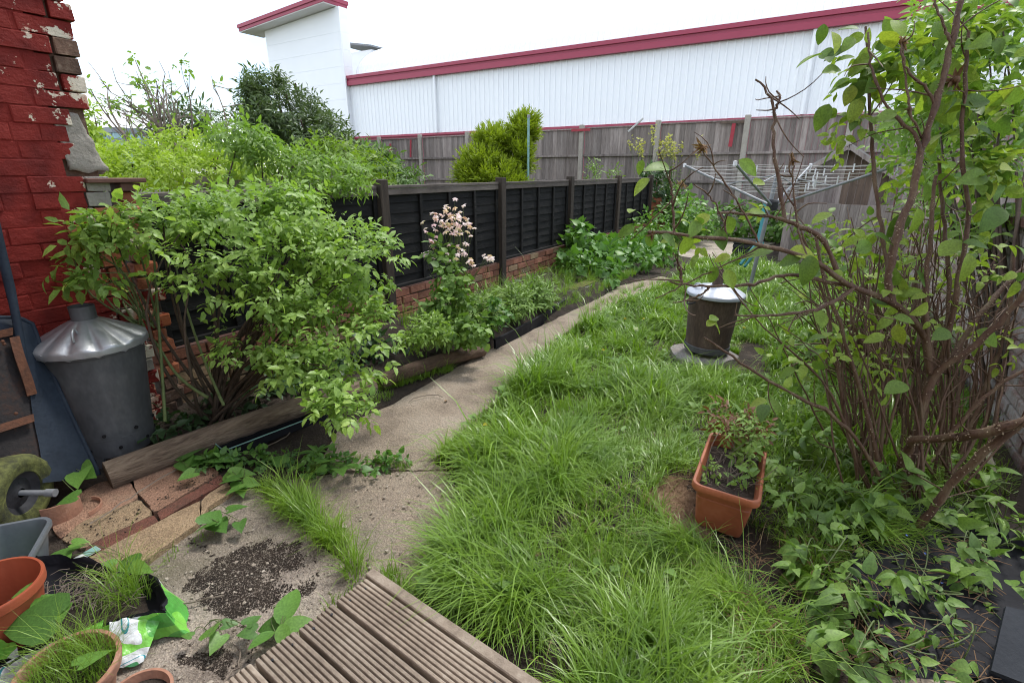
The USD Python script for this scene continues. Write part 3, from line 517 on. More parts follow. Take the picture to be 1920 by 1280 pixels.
# ------------------------------------------------------------------ far grey fence with concrete posts
FY = 12.5; px_ = np.array([-16.35, -14.47, -12.6, -10.9, -9.14, -7.36, -5.62, -3.72, -1.83, 0.03, 1.9, 3.8]); r = np.random.default_rng(41)
ffn = thing('far_board_fence', 'tall weathered grey board fence with concrete posts across the end', 'fence', (-6, FY, 0))
ztop = np.interp(px_, [-16, -1.8, 4], [2.34, 2.46, 2.46])
for x, z in zip(px_, ztop):
    obj('concrete_post', box((x, FY - .055, (z + .03) / 2), (.115, .10, z + .03), ch=.012), 'concrete_post', ffn)
for x0, x1, z0, z1 in zip(px_[:-1], px_[1:], ztop[:-1], ztop[1:]):
    zm = min(z0, z1) - .06; x = x0 + .06; 
    while x < x1 - .07:
        w = .108 + r.normal(0, .006); zt_ = zm - r.random() * .012
        v, f = box(((x + w / 2), FY + r.normal(0, .002), zt_ / 2), (w - .004, .014, zt_)); v[:, 1] += (v[:, 0] - x) * .09
        obj('board', (v, f), 'grey_board', ffn); x += w
    for zr in (.55, 1.14, 1.74):
        obj('rail', box(((x0 + x1) / 2, FY - .03, zr), (x1 - x0 - .12, .045, .055), ch=.006), 'grey_board', ffn)
    if x0 < -2.5 or x0 > -1.9: obj('capping_rail', box(((x0 + x1) / 2, FY, zm + .012), (x1 - x0 - .1, .06, .03), ch=.004), 'grey_board', ffn)
obj('red_bar', box((-5.62, FY - .125, 2.335), (.50, .025, .06)), 'red_strap', ffn, label='short red bar across a post top')
obj('red_strip', box((-2.10, FY - .07, 2.12), (.075, .025, .50), tilt=(0, .05, 0)), 'red_strap', ffn, label='red vertical strip hanging beside a concrete post')
obj('dark_bar', box((-2.12, FY - .07, 2.36), (.52, .03, .05)), 'shed_board', ffn)
obj('red_strip', box((-12.12, FY - .07, 1.98), (.06, .025, .42), tilt=(0, .06, 0)), 'red_strap', ffn)
obj('red_strip', box((-11.28, FY - .07, 2.03), (.05, .025, .5), tilt=(0, .1, 0)), 'red_strap', ffn)
obj('white_stick', tube([Yp(1178, 247, FY - .12), Yp(1206, 222, FY - .12)], .022, 6), 'line_white', ffn, label='white stick poking above the fence top')

# ------------------------------------------------------------------ warehouse behind the fence
BY = 26.0; wh = thing('warehouse', 'white ribbed metal warehouse with maroon eaves and a square tower', 'warehouse', (-14, BY, 0))
X0, X1 = -29.0, 34.0; pitch = .32
def ribbed(x0, x1, z0, z1, y, d=.035):
    n = int((x1 - x0) / pitch); P = []
    for k in range(n):
        a = x0 + k * pitch; P += [(a, 0), (a + .20, 0), (a + .23, -d), (a + .29, -d)]
    P.append((x0 + n * pitch, 0)); P = np.array(P); m = len(P)
    v = np.vstack([np.c_[P[:, 0], y + P[:, 1], np.full(m, z0)], np.c_[P[:, 0], y + P[:, 1], np.full(m, z1)]]); q = np.arange(m - 1)
    return v, np.stack([q, q + 1, m + q + 1, m + q], -1)
ez = lambda x: 7.30 + (x - X0) * .0
zE = 7.0
obj('cladding', ribbed(X0, X1, 3.62, zE - .1, BY), 'cladding_white', wh)
obj('base_strip', [box(((X0 + X1) / 2, BY - .05, 3.55), (X1 - X0, .14, .12)), box(((X0 + X1) / 2, BY + .1, 1.74), (X1 - X0, .2, 3.5))], 'fascia_maroon', wh)
# fascia: stepped gutter section
prof = [(-.28, 6.72), (-.28, 6.98), (-.22, 7.0), (-.22, 7.10), (-.30, 7.12), (-.30, 7.30), (.25, 7.30), (.25, 6.72)]
sec = m3.CrossSection([[(a, b) for a, b in prof[::-1]]]).extrude(X1 - X0)
v, f = vf(sec); obj('fascia', (np.c_[X0 - .35 + v[:, 2], BY + v[:, 0], v[:, 1]], f), 'fascia_maroon', wh)
for x in (-21.3, -1.75, 17.8): obj('downpipe', tube([(x, BY - .14, 3.62), (x, BY - .14, 6.72)], .085, 10), 'cladding_white', wh)
# curved roof: ribbed sheet rolled over the eaves
th = np.linspace(0, 1, 14); ry = BY + .25 + 5.2 * (1 - np.cos(th * np.pi / 2)) ** .9; rz = 7.32 + 2.45 * np.sin(th * np.pi / 2); n = int((X1 - X0 - .8) / pitch); XX = []
for k in range(n): a = X0 + .8 + k * pitch; XX += [(a, 0), (a + .22, 0), (a + .24, .02), (a + .30, .02)]
XX = np.array(XX); ny_ = np.gradient(rz, ry); nn = nrm(np.c_[-ny_, np.ones(len(ry))])
v = np.array([[x, ry[i] + nn[i, 0] * d, rz[i] + nn[i, 1] * d] for x, d in XX for i in range(len(ry))]); k_ = len(ry); i, j = np.meshgrid(np.arange(len(XX) - 1), np.arange(k_ - 1), indexing='ij')
obj('curved_roof', (v, np.stack([i * k_ + j, (i + 1) * k_ + j, (i + 1) * k_ + j + 1, i * k_ + j + 1], -1).reshape(-1, 4)), 'cladding_white', wh)
obj('roof_top', trimesh.Trimesh([[X0 + .8, ry[-1], rz[-1]], [X1, ry[-1], rz[-1]], [X1, ry[-1] + 22, rz[-1] + .2], [X0 + .8, ry[-1] + 22, rz[-1] + .2]], [[0, 1, 2], [0, 2, 3]]), 'cladding_white', wh)
ge = [(X0 + .78, BY + .25, 3.6)] + [(X0 + .78, a, b) for a, b in zip(ry, rz)] + [(X0 + .78, ry[-1], 3.6)]; k_ = len(ge)
obj('gable_sheet', trimesh.Trimesh(np.array(ge + [(X0 + .78, BY + 3, 5.0)]), [[a, (a + 1) % k_, k_] for a in range(k_)]), 'cladding_white', wh)
# tower: horizontal panels, one by one
TX0, TX1, TY = -36.35, -28.62, 25.65
for k in range(9):
    z0 = 2.0 + k * .98; obj('wall_panel', box(((TX0 + TX1) / 2, TY + .35, z0 + .488), (TX1 - TX0, .7, .974)), 'cladding_white', wh)
obj('corner_trim', box((TX1 + .02, TY - .01, 6.3), (.10, .10, 8.7)), 'cladding_white', wh)
c1, c2, c3, c4 = Yp(460, 62, TY - .9), Yp(613, 10, TY - .9), None, None
zl, zr = 10.75, 11.30; xl, xr = -37.9, -28.85
def slab_pts(h0, h1, e=0.0): return np.array([[x, y, z + h] for (x, z) in ((xl - e, zl), (xr + e, zr)) for y in (TY - .95 - e, TY + .95 + e) for h in (h0, h1)])
obj('canopy_fascia', [m3.Manifold.hull_points(slab_pts(.0, .2)), m3.Manifold.hull_points(slab_pts(.205, .42, .06))], 'fascia_maroon', wh)
obj('canopy_soffit', m3.Manifold.hull_points(slab_pts(-.05, -.004, -.03)), 'soffit', wh)
obj('tower_head', m3.Manifold.hull_points(np.array([[TX0, TY + .01, 10.6], [TX1, TY + .01, 10.6], [TX1, TY + .01, 11.24], [TX0, TY + .01, 10.77], [TX0, TY + .68, 10.6], [TX1, TY + .68, 10.6], [TX1, TY + .68, 11.24], [TX0, TY + .68, 10.77]])), 'cladding_white', wh)
obj('rear_roof', m3.Manifold.hull_points(np.array([[-34.6, TY + 3.9, 10.75], [-30.0, TY + 3.9, 9.95], [-34.6, TY + 9, 10.75], [-30.0, TY + 9, 9.95], [-34.6, TY + 3.9, 10.6], [-30.0, TY + 3.9, 9.85], [-34.6, TY + 9, 10.6], [-30.0, TY + 9, 9.85]])), 'steel_grey', wh)

obj('rear_wall', box((-32.4, TY + 5.6, 7.4), (4.4, 3.0, 4.6)), 'cladding_white', wh)
# distant office block
of = thing('office_block', 'distant grey office block with bands of pale teal glass', 'office block', (-100, 48, 0)); r = np.random.default_rng(51)
oc = Yp(212, 260, 48); ow = 7.0
for k in range(4):
    z = 2 + k * 1.55
    obj('wall_band', box((oc[0], 48, z), (ow * 2.2, 6, .62)), 'office_grey', of); obj('window_band', box((oc[0], 48.05, z + .78), (ow * 2.18, 5.8, .92)), 'office_glass', of)
    for q in range(13): obj('mullion', box((oc[0] - ow + q * ow / 6, 44.98 + .05, z + .78), (.12, .14, .92)), 'office_grey', of)
obj('roof', box((oc[0], 48, 8.4), (ow * 2.2, 6, .9)), 'office_grey', of)

# ------------------------------------------------------------------ timber deck
DZ = .12; a0 = G(702, 1066, DZ)[:2]; b0 = G(1015, 1280, DZ)[:2]; e1 = nrm(b0 - a0); e2 = np.array([e1[1], -e1[0]]); c0 = G(440, 1275, DZ)[:2]
if e2.dot(c0 - a0) < 0: e2 = -e2
dk = thing('deck', 'weathered grooved timber deck boards at the bottom of the picture', 'deck', (*a0, 0)); r = np.random.default_rng(61)
def groove(w, ribs=8, h=.028):
    top = []; p = w / ribs
    for k in range(ribs): top += [(k * p + .12 * p, -.0085), (k * p + .30 * p, -.0005), (k * p + .45 * p, 0), (k * p + .75 * p, 0), (k * p + .88 * p, -.0006), (k * p + 1.02 * p, -.0085)]
    return [(0, -h)] + [(0.0, -.004)] + top[1:-1] + [(w, -.004), (w, -h)]
def board(o, w, l0, l1, ribs, z, name='board', mat='deck_wood', flat=False):
    P = np.array(groove(w, ribs)) if not flat else np.array([(0, -.028), (0, -.003), (.003, 0), (w - .003, 0), (w, -.003), (w, -.028)])
    ls = np.linspace(l0, l1, 14); m = len(P); rows = []
    wob = np.cumsum(r.normal(0, .0006, len(ls)))
    for l, wb in zip(ls, wob):
        q = a0 + e1 * l; rows.append(np.c_[q[0] + e2[0] * (o + P[:, 0] + wb), q[1] + e2[1] * (o + P[:, 0] + wb), z + P[:, 1]])
    v = np.vstack(rows); f = []
    for i in range(len(ls) - 1):
        for j in range(m - 1): f.append([i * m + j, i * m + j + 1, (i + 1) * m + j + 1, (i + 1) * m + j])
    f = [t for q in f for t in ([q[0], q[1], q[2]], [q[0], q[2], q[3]])]
    cv, cf = rows[0].mean(0), []
    n0 = len(v); v = np.vstack([v, rows[0][0] * .5 + rows[0][-1] * .5]); f += [[j + 1, j, n0] for j in range(m - 1)] + [[0, m - 1, n0]]
    obj(name, (v, np.array(f)), mat, dk)
board(.0, .034, -.004, 1.5, 1, DZ + .002, 'edge_board', flat=True)
for k in range(6): board(.041 + k * .1245, .1135, .006 + abs(r.normal(0, .004)), 1.5, 8, DZ + r.normal(0, .0015))
for q in (.03, .55, 1.1):
    p = a0 + e1 * q; L = .80; cc = p + e2 * (L / 2)
    obj('joist', box((*cc, .035), (L, .045, .10), rz=math.atan2(e2[1], e2[0])), 'deck_wood', dk)
sc = []
for k in range(6):
    for q in (.03, .55):
        for t in (.03, .09):
            p = a0 + e1 * (q + .012) + e2 * (.038 + k * .1235 + t); sc.append(lathe([(0, .0015), (.004, .001), (.004, -.004)], 8, (*p, DZ - .001)))
obj('screw', cat(sc), 'black_iron', dk, kind='stuff')

# ------------------------------------------------------------------ logs
def log(name, lab, p0, p1, r0, r1, mat, seed, bend=.02):
    p0, p1 = np.array(p0, float), np.array(p1, float); t = thing(name, lab, 'log', p0); k, n = 44, 28
    u = np.linspace(0, 1, k); c = p0 + u[:, None] * (p1 - p0) + np.array([0, 0, 1]) * (bend * np.sin(u * np.pi))[:, None]
    R = r0 + (r1 - r0) * u; v, f = tube(c, R, n, cap=False); d = v - np.repeat(c, n, 0)
    an = np.tile(np.arange(n), k); q = np.c_[np.cos(an / n * 6.283) * 2.2, np.sin(an / n * 6.283) * 2.2, np.repeat(u * 3, n)]
    grain = np.abs(meshkit.fbm(q * [3, 3, .8], 4, seed) - .5); v = np.repeat(c, n, 0) + d * (0.96 + .12 * meshkit.fbm(q, 3, seed + 1) - .07 * (grain < .035))[:, None]
    obj('trunk', (v, f), mat, t, smooth=40)
    for e, rr, ax in ((0, r0, -1), (k - 1, r1, 1)):
        ring = v[e * n:(e + 1) * n]; ctr = ring.mean(0); m = [ring]; ff = []
        for s in (.8, .55, .28): m.append(ctr + (ring - ctr) * s + nrm(p1 - p0) * ax * .004)
        m.append(ctr[None]); vv = np.vstack(m); q_ = np.arange(n)
        for s in range(3): ff += [np.stack([s * n + q_, s * n + (q_ + 1) % n, (s + 1) * n + (q_ + 1) % n], -1), np.stack([s * n + q_, (s + 1) * n + (q_ + 1) % n, (s + 1) * n + q_], -1)]
        ff.append(np.stack([3 * n + q_, 3 * n + (q_ + 1) % n, np.full(n, 4 * n)], -1)); obj('cut_end', (vv, np.vstack(ff)), 'log_dark', t)
    return t
log('log', 'long weathered grey log with a dark cut end, lying beside the sandstone slabs', G(202, 892, .055), G(700, 722, .05), .066, .052, 'log_wood', 3)
log('log', 'dark knotted log lying at the path edge below the bush', G(712, 716, .05), G(905, 657, .05), .050, .046, 'log_dark', 9)

# ------------------------------------------------------------------ incinerator bins
def holes(c, R, z, n, rad, parent, a0=0.0):
    for k in range(n):
        a = a0 + k * 2 * np.pi / n; m = trimesh.creation.cylinder(rad, .012, sections=12); R3 = rotm([0, 0, 1], a) @ rotm([0, 1, 0], np.pi / 2)
        obj('vent_hole', xf(m, np.pad(R3, ((0, 1), (0, 1))), (c[0] + R * np.cos(a), c[1] + R * np.sin(a), z)), 'hole_dark', parent)
def arch(p0, p1, up, rad, n=12):
    p0, p1 = np.array(p0), np.array(p1); t = np.linspace(0, np.pi, n)
    return tube(np.array([p0 + (p1 - p0) * (1 - np.cos(a)) / 2 + np.array(up) * np.sin(a) for a in t]), rad, 6)
c = np.array([-2.915, .895, 0.0]); b1 = thing('incinerator_bin', 'large dark galvanised bin with bright fluted lid by the red wall', 'garden bin', c, group=None)
bd1 = obj('body', lathe([(0, .05), (.152, .05), (.155, .04), (.158, .055), (.160, .13), (.163, .136), (.162, .142), (.203, .555), (.209, .560), (.209, .568), (.200, .570), (.196, .56), (.155, .06)], 64, c), 'galv_dark', b1, smooth=35)
holes(c, .1655, .165, 8, .008, bd1, .2); holes(c, .158, .088, 8, .008, bd1, .5)
for k in range(3):
    a = k * 2.094 - .9; obj('leg', box((c[0] + .15 * np.cos(a), c[1] + .15 * np.sin(a), .03), (.012, .035, .09), rz=a), 'galv_dark', b1)
def flute(r, z, A):
    w = np.clip((r - .055) / .15, 0, 1) * (r < .226); return r * (1 + .016 * w * np.cos(13 * A)), z + .014 * w * (np.abs(np.cos(6.5 * A)) ** .7 - .5)
lid = obj('lid', lathe([(.05, .705), (.056, .704), (.075, .694), (.11, .674), (.15, .650), (.19, .626), (.215, .609), (.224, .602), (.227, .597), (.226, .574), (.222, .570), (.218, .592), (.18, .62), (.05, .69)], 104, c, flute), 'galv_lid', b1, smooth=50)
obj('chimney', lathe([(.050, .70), (.050, .768), (.047, .768), (.047, .70)], 32, c), 'galv_dark', lid, smooth=35)
fr = nrm(np.array([0.75, -.55, 0])); o = c + fr * .12
obj('handle', arch(o + [0, 0, .668], o + fr * .055 + [0, 0, .640], fr * .012 + np.array([0, 0, .035]), .0055), 'galv_lid', lid, smooth=True)

c = np.array([-.655, 3.93, .035]); b2 = thing('incinerator_bin', 'scorched brown bin with pale flat lid standing in the long grass', 'garden bin', c)
tl = rotm([0.3, 1, 0], .045); T = np.pad(tl, ((0, 1), (0, 1)))
L2 = lambda m: xf(m, T, c)
obj('body', L2(lathe([(0, .05), (.150, .05), (.157, .035), (.160, .052), (.158, .07), (.186, .455), (.191, .462), (.186, .468), (.180, .46)], 56, (0, 0, 0), lambda r, z, A: (r * (1 + .008 * np.cos(20 * A) * ((z > .08) & (z < .44))), z))), 'burnt_steel', b2, smooth=35)
obj('base_ring', L2(lathe([(.161, .03), (.166, .035), (.168, .075), (.163, .08), (.158, .03)], 48)), 'galv_dark', b2, smooth=35)
lid2 = obj('lid', L2(lathe([(.036, .535), (.06, .532), (.11, .521), (.16, .502), (.196, .485), (.205, .480), (.207, .474), (.206, .458), (.203, .456), (.203, .472), (.19, .478), (.03, .525)], 80, (0, 0, 0), lambda r, z, A: (r, z + .003 * np.cos(9 * A) * (r > .05) * (r < .2)))), 'galv_pale', b2, smooth=40)
obj('chimney', L2(lathe([(.037, .53), (.037, .645), (.034, .645), (.034, .53)], 24)), 'burnt_steel', lid2, smooth=35)
obj('handle', L2(arch((-.15, -.045, .508), (-.085, -.10, .515), (0, 0, .03), .006)), 'galv_pale', lid2, smooth=True)
for sg in (1, -1):
    d = nrm(np.array([CY, SY, 0])) * sg * .95 + np.array([SY, -CY, 0]) * .25; d = nrm(d); s = np.array([-d[1], d[0], 0])
    obj('side_handle', L2(arch(d * .188 + s * .035 + [0, 0, .42], d * .188 - s * .035 + [0, 0, .42], d * .035 + np.array([0, 0, -.02]), .006)), 'black_iron', b2, smooth=True)
for k in range(3):
    a = k * 2.1; obj('leg', L2(box((.14 * np.cos(a), .14 * np.sin(a), .012), (.02, .03, .055), rz=a)), 'black_iron', b2)
st = thing('stepping_stone', 'round flat grey stone under the scorched bin', 'stone', (-.66, 3.93, 0))
obj('stone', prism(rough_poly([(-.66 + .245 * math.cos(a) * (1 + .12 * math.sin(3 * a)), 3.88 + .24 * math.sin(a)) for a in np.linspace(0, 6.28, 24)[:-1]], .04, .008, 17), -.03, .035), 'grey_stone', st)

# ------------------------------------------------------------------ upended wheelbarrow at the left
wb = thing('wheelbarrow', 'upended dark blue wheelbarrow with rusty brackets leaning by the red wall', 'wheelbarrow', (-2.75, .5, 0))
def slab(P, th):
    """flat panel through four or more points with a thickness along its normal"""
    P = np.array(P, float); n = nrm(np.cross(P[1] - P[0], P[2] - P[0])); return m3.Manifold.hull_points(np.vstack([P - n * th / 2, P + n * th / 2]))
Pt = lambda px, py, x: X(px, py, x)
rim_pts = spline([Pt(-60, 600, -2.98), Pt(30, 596, -2.97), Pt(60, 606, -2.95), Pt(80, 660, -2.90), Pt(120, 750, -2.80), Pt(160, 835, -2.70), Pt(186, 890, -2.63)], 24)
inner = spline([Pt(-60, 640, -2.93), Pt(20, 625, -2.91), Pt(36, 650, -2.88), Pt(50, 700, -2.83), Pt(62, 780, -2.75), Pt(76, 850, -2.67), Pt(80, 905, -2.60)], 24)
k = len(rim_pts); f = np.array([[i, i + 1, k + i + 1, k + i] for i in range(k - 1)])
mid = (rim_pts + inner) / 2 + np.array([.012, -.01, .004]); vv = np.vstack([rim_pts, mid, inner]); f2 = np.vstack([f, f + k])
obj('tray_side', [(vv, f2), (vv - [.006, -.004, 0], f2[:, ::-1])], 'barrow_blue', wb, smooth=60)
obj('tray_rim', tube(rim_pts, .009, 10), 'barrow_blue', wb, smooth=True)
base = np.vstack([inner, (inner + np.array([-.10, -.22, .0])) ]); kk = len(inner); f = np.array([[i, i + 1, kk + i + 1, kk + i] for i in range(kk - 1)])
far_e = np.array([X(-170, 610 + t * 330, -2.86 + .22 * t) for t in np.linspace(0, 1, kk)])
obj('tray_bottom', (np.vstack([inner - [.012, -.008, 0], far_e]), f), 'rusty_plate', wb, smooth=60)
obj('cross_strap', slab([Pt(-40, 808, -2.715), Pt(62, 776, -2.735), Pt(64, 790, -2.72), Pt(-40, 824, -2.70)], .012), 'rust', wb)
obj('cross_strap', slab([Pt(-40, 628, -2.905), Pt(24, 614, -2.90), Pt(24, 628, -2.895), Pt(-40, 642, -2.90)], .012), 'rust', wb)
bk = spline([Pt(27, 632, -2.875), Pt(38, 672, -2.83), Pt(52, 712, -2.80), Pt(60, 740, -2.785)], 10)
obj('bracket', [slab([bk[i] - [.0, .016, 0], bk[i] + [0, .016, 0], bk[i + 1] + [0, .016, 0], bk[i + 1] - [0, .016, 0]], .012) for i in range(9)], 'rust', wb)
obj('handle', tube(spline([Pt(-14, 400, -2.96), Pt(2, 470, -2.95), Pt(20, 545, -2.93), Pt(34, 615, -2.90), Pt(58, 760, -2.80), Pt(80, 870, -2.70)], 18), np.interp(np.linspace(0, 1, 18), [0, .3, .32, 1], [.017, .017, .015, .015]), 12), 'barrow_blue', wb, smooth=True)
for q in ((8, 645), (30, 775), (5, 640)): obj('bolt', xf(trimesh.creation.icosphere(2, .007), None, Pt(*q, -2.86 if q[1] < 700 else -2.73)), 'rust', wb)
wa = nrm(np.array([.80, .60, -.06])); wc = G(40, 990, 0) + np.array([-.02, .02, .148])
R3 = trimesh.geometry.align_vectors([0, 0, 1], wa)
def W(m): return xf(m, R3, wc)
tire = obj('wheel', W(lathe([(.085, -.038), (.115, -.048), (.135, -.046), (.147, -.034), (.151, -.014), (.151, .014), (.147, .034), (.135, .046), (.115, .048), (.085, .038), (.085, -.038)], 48, (0, 0, 0), lambda r, z, A: (r + .002 * np.sign(np.sin(24 * A)) * (r > .145), z))), 'mossy_rubber', wb, smooth=35)
obj('wheel_rim', W(lathe([(.018, -.026), (.03, -.02), (.06, -.012), (.087, -.032), (.087, .032), (.06, .012), (.03, .02), (.018, .026)], 36)), 'black_iron', tire, smooth=35)
obj('axle', W(lathe([(0, -.07), (.011, -.07), (.011, .115), (.016, .116), (.016, .15), (0, .15)], 16)), 'steel_grey', tire, smooth=35)

# ------------------------------------------------------------------ pots, tub and compost bag
def rrect(w, d, rad, n=6):
    P = []
    for cx, cy, a in ((w / 2 - rad, d / 2 - rad, 0), (-w / 2 + rad, d / 2 - rad, 90), (-w / 2 + rad, -d / 2 + rad, 180), (w / 2 - rad, -d / 2 + rad, 270)):
        for t in np.linspace(0, 90, n): P.append((cx + rad * math.cos(math.radians(a + t)), cy + rad * math.sin(math.radians(a + t))))
    return np.array(P)
def loft(rows):
    n = len(rows[0]); v = np.vstack(rows); k = len(rows); i, j = np.meshgrid(np.arange(k - 1), np.arange(n), indexing='ij'); j2 = (j + 1) % n
    return v, np.stack([i * n + j, i * n + j2, (i + 1) * n + j2, (i + 1) * n + j], -1).reshape(-1, 4)
def trough(rows, c, rz, tilt=(0, 0, 0)):
    R = []
    for w, d, rad, z in rows: q = rrect(w, d, min(rad, w / 2.01, d / 2.01)); R.append(np.c_[q, np.full(len(q), z)])
    v, f = loft(R); v = v @ trimesh.transformations.euler_matrix(*tilt)[:3, :3].T; v = v @ trimesh.transformations.rotation_matrix(rz, [0, 0, 1])[:3, :3].T
    return v + np.asarray(c), f
# grey tub
tc = G(26, 1088, 0); tr = math.radians(58); tb = thing('plastic_tub', 'grey rectangular plastic tub, empty, beside the mossy wheel', 'tub', tc)
obj('tub', trough([(.02, .02, .01, .004), (.14, .22, .03, .004), (.15, .23, .035, .01), (.175, .27, .04, .125), (.198, .292, .045, .127), (.200, .294, .047, .142), (.194, .288, .045, .148), (.176, .270, .04, .146), (.168, .262, .04, .13), (.142, .225, .03, .012), (.02, .02, .01, .010)], tc, tr, (0, .06, 0)), 'grey_plastic', tb, smooth=35)
# orange pot
pc = G(14, 1205, 0); pp = thing('plastic_pot', 'orange red plastic plant pot in front of the grey tub', 'plant pot', pc)
obj('pot', lathe([(0, .004), (.088, .004), (.094, .012), (.121, .175), (.127, .178), (.131, .182), (.132, .205), (.129, .211), (.123, .210), (.122, .196), (.117, .180), (.092, .03), (0, .02)], 56, pc), 'orange_plastic', pp, smooth=35)
obj('soil', lathe([(0, .04), (.05, .042), (.093, .035)], 24, pc), 'soil', pp)
# terracotta pots at the bottom edge
def tpot(lab, c, R, h, tilt, mat='terracotta'):
    t = thing('terracotta_pot', lab, 'plant pot', c); m = xf(lathe([(0, 0), (R * .68, 0), (R * .72, .006), (R * .90, h * .72), (R * .99, h * .735), (R * 1.04, h * .96), (R * 1.02, h), (R * .93, h), (R * .91, h * .93), (R * .84, h * .70), (R * .66, .03), (0, .02)], 56), trimesh.transformations.euler_matrix(*tilt)[:3, :3], c)
    obj('pot', m, mat, t, smooth=35); obj('soil', xf(lathe([(0, h * .80), (R * .5, h * .82), (R * .87, h * .76)], 24), trimesh.transformations.euler_matrix(*tilt)[:3, :3], c), 'soil', t); return t
tp1 = G(130, 1262, .10); tpot('weathered terracotta pot with grass growing in it, ringed by the compost bag', tp1 - [0, 0, .10], .112, .13, (.03, .10, 0))
tp2 = G(258, 1308, .09); tpot('terracotta pot cut off by the bottom edge, right of the compost bag', tp2 - [0, 0, .09], .075, .10, (0, .04, 0))
# broken pot pieces under the log
for q, (a, lab) in enumerate((((112, 968), 'broken terracotta pot piece standing under the axle'), ((150, 962), 'flat curved terracotta shard on the pink slab'))):
    c = G(*a, 0); t = thing('pot_shard', lab, 'pot shard', c); n = 14; an = np.linspace(-.9, 1.2, n) + q * 1.0; R = .075
    zz = np.array([0, .09]) if q == 0 else np.array([.012, .03])
    v = np.array([[c[0] + (R + (.004 if s else 0)) * math.cos(a_), c[1] + (R + (.004 if s else 0)) * math.sin(a_), z] for s in (0, 1) for z in zz for a_ in an])
    f = []
    for s in (0, 1):
        for i in range(n - 1): f.append([s * 2 * n + i, s * 2 * n + i + 1, s * 2 * n + n + i + 1, s * 2 * n + n + i])
    for i in range(n - 1): f.append([n + i, n + i + 1, 3 * n + i + 1, 3 * n + i])
    obj('shard', (v, np.array(f)), 'terracotta', t)
# compost bag: crumpled open bag with soil in it
bc = G(196, 1150, 0); bag = thing('compost_bag', 'split black lined compost bag with green and white print', 'compost bag', bc); r = np.random.default_rng(71)
n = 90; an = np.linspace(0, 2 * np.pi, n, endpoint=False); loop = np.array([[64, 1058], [150, 1055], [205, 1072], [262, 1085], [308, 1105], [314, 1150], [290, 1160], [200, 1178], [100, 1215], [10, 1255], [-60, 1250], [-60, 1120]])
from scipy.interpolate import CubicSpline
lp = np.vstack([loop, loop[:1]]); cs = CubicSpline(np.arange(len(lp)), lp, bc_type='periodic'); mouth = np.array([G(*cs(t), .07)[:2] for t in np.linspace(0, len(loop), n, endpoint=False)])
ctr = mouth.mean(0); rows = []
for s, z in ((1.18, .004), (1.14, .02), (1.07, .05), (1.01, .085), (.985, .092), (.955, .085), (.93, .06), (.86, .035), (.55, .03), (.05, .03)):
    nz = meshkit.fbm(np.c_[np.cos(an) * 4 + s * 3, np.sin(an) * 4, np.full(n, s * 6)], 3, 4) - .5
    q = ctr + (mouth - ctr) * (s + .30 * nz * (s > .5))[:, None]; hz = z + .05 * (meshkit.fbm(np.c_[np.cos(an) * 3, np.sin(an) * 3, np.full(n, z * 8)], 3, 9) - .45) * (z > .03)
    rows.append(np.c_[q, np.maximum(hz, .003)])
obj('printed_skin', loft(rows[:4]), 'bag_print', bag, smooth=50); obj('black_lining', loft(rows[3:]), 'black_film', bag, smooth=50)
# a turned-over printed flap towards the yard and one towards the deck
def flap(P, seed, mat):
    P = np.array(P); u = np.linspace(0, 1, 14); a, b, c_, d = P
    g_ = np.array([[(a * (1 - s) + b * s) * (1 - t) + (d * (1 - s) + c_ * s) * t for t in u] for s in u]).reshape(-1, 3); nz = meshkit.fbm(g_ * 26, 3, seed) - .5; g_ = g_ + nz[:, None] * [.012, .012, .05]
    i, j = np.meshgrid(np.arange(13), np.arange(13), indexing='ij'); return g_, np.stack([i * 14 + j, i * 14 + j + 1, (i + 1) * 14 + j + 1, (i + 1) * 14 + j], -1).reshape(-1, 4)
obj('flap', flap([G(205, 1168, .10), G(306, 1148, .075), G(268, 1245, .008), G(205, 1252, .03)], 3, 0), 'bag_print', bag, smooth=True)
obj('flap', flap([G(10, 1248, .075), G(195, 1160, .11), G(190, 1182, .085), G(14, 1275, .04)], 5, 0), 'bag_print', bag, smooth=True)
obj('flap', flap([G(-40, 1185, .10), G(28, 1205, .10), G(40, 1235, .06), G(-40, 1245, .05)], 7, 0), 'bag_print', bag, smooth=True)
obj('soil', (lambda q: (np.c_[q[0][:, :2], q[0][:, 2]], q[1]))(lathe([(0, .07), (.05, .068), (.10, .055), (.14, .03)], 30, (ctr[0] + .03, ctr[1] + .02, 0), lambda r_, z, A: (r_ * (1 + .15 * np.sin(3 * A)), z))), 'soil', bag)
strw = []
for k in range(190):
    p = G(r.normal(165, 40), r.normal(1108, 16), .085); a = r.random() * 6.28; l = r.uniform(.02, .07); d = np.array([math.cos(a), math.sin(a), r.normal(0, .25)])
    strw.append(tube([p, p + d * l * .5 + [0, 0, .008], p + d * l], .0011, 4))
obj('dead_stalk', cat(strw), 'twig', bag, kind='stuff')
# plant tag
pt_ = G(160, 1040, .032); t = thing('plant_label', 'small green and cream plant label lying on the slabs', 'plant label', pt_); az = math.atan2(pu[1], pu[0]) + .15
obj('card', box(pt_, (.085, .034, .0016), rz=az, tilt=(.05, 0, 0)), 'white_plastic', t); dv = np.array([math.cos(az), math.sin(az), 0]) * .020
obj('green_print', box(pt_ + dv + [0, 0, .0022], (.042, .033, .001), rz=az, tilt=(.05, 0, 0)), 'pole_green', t)

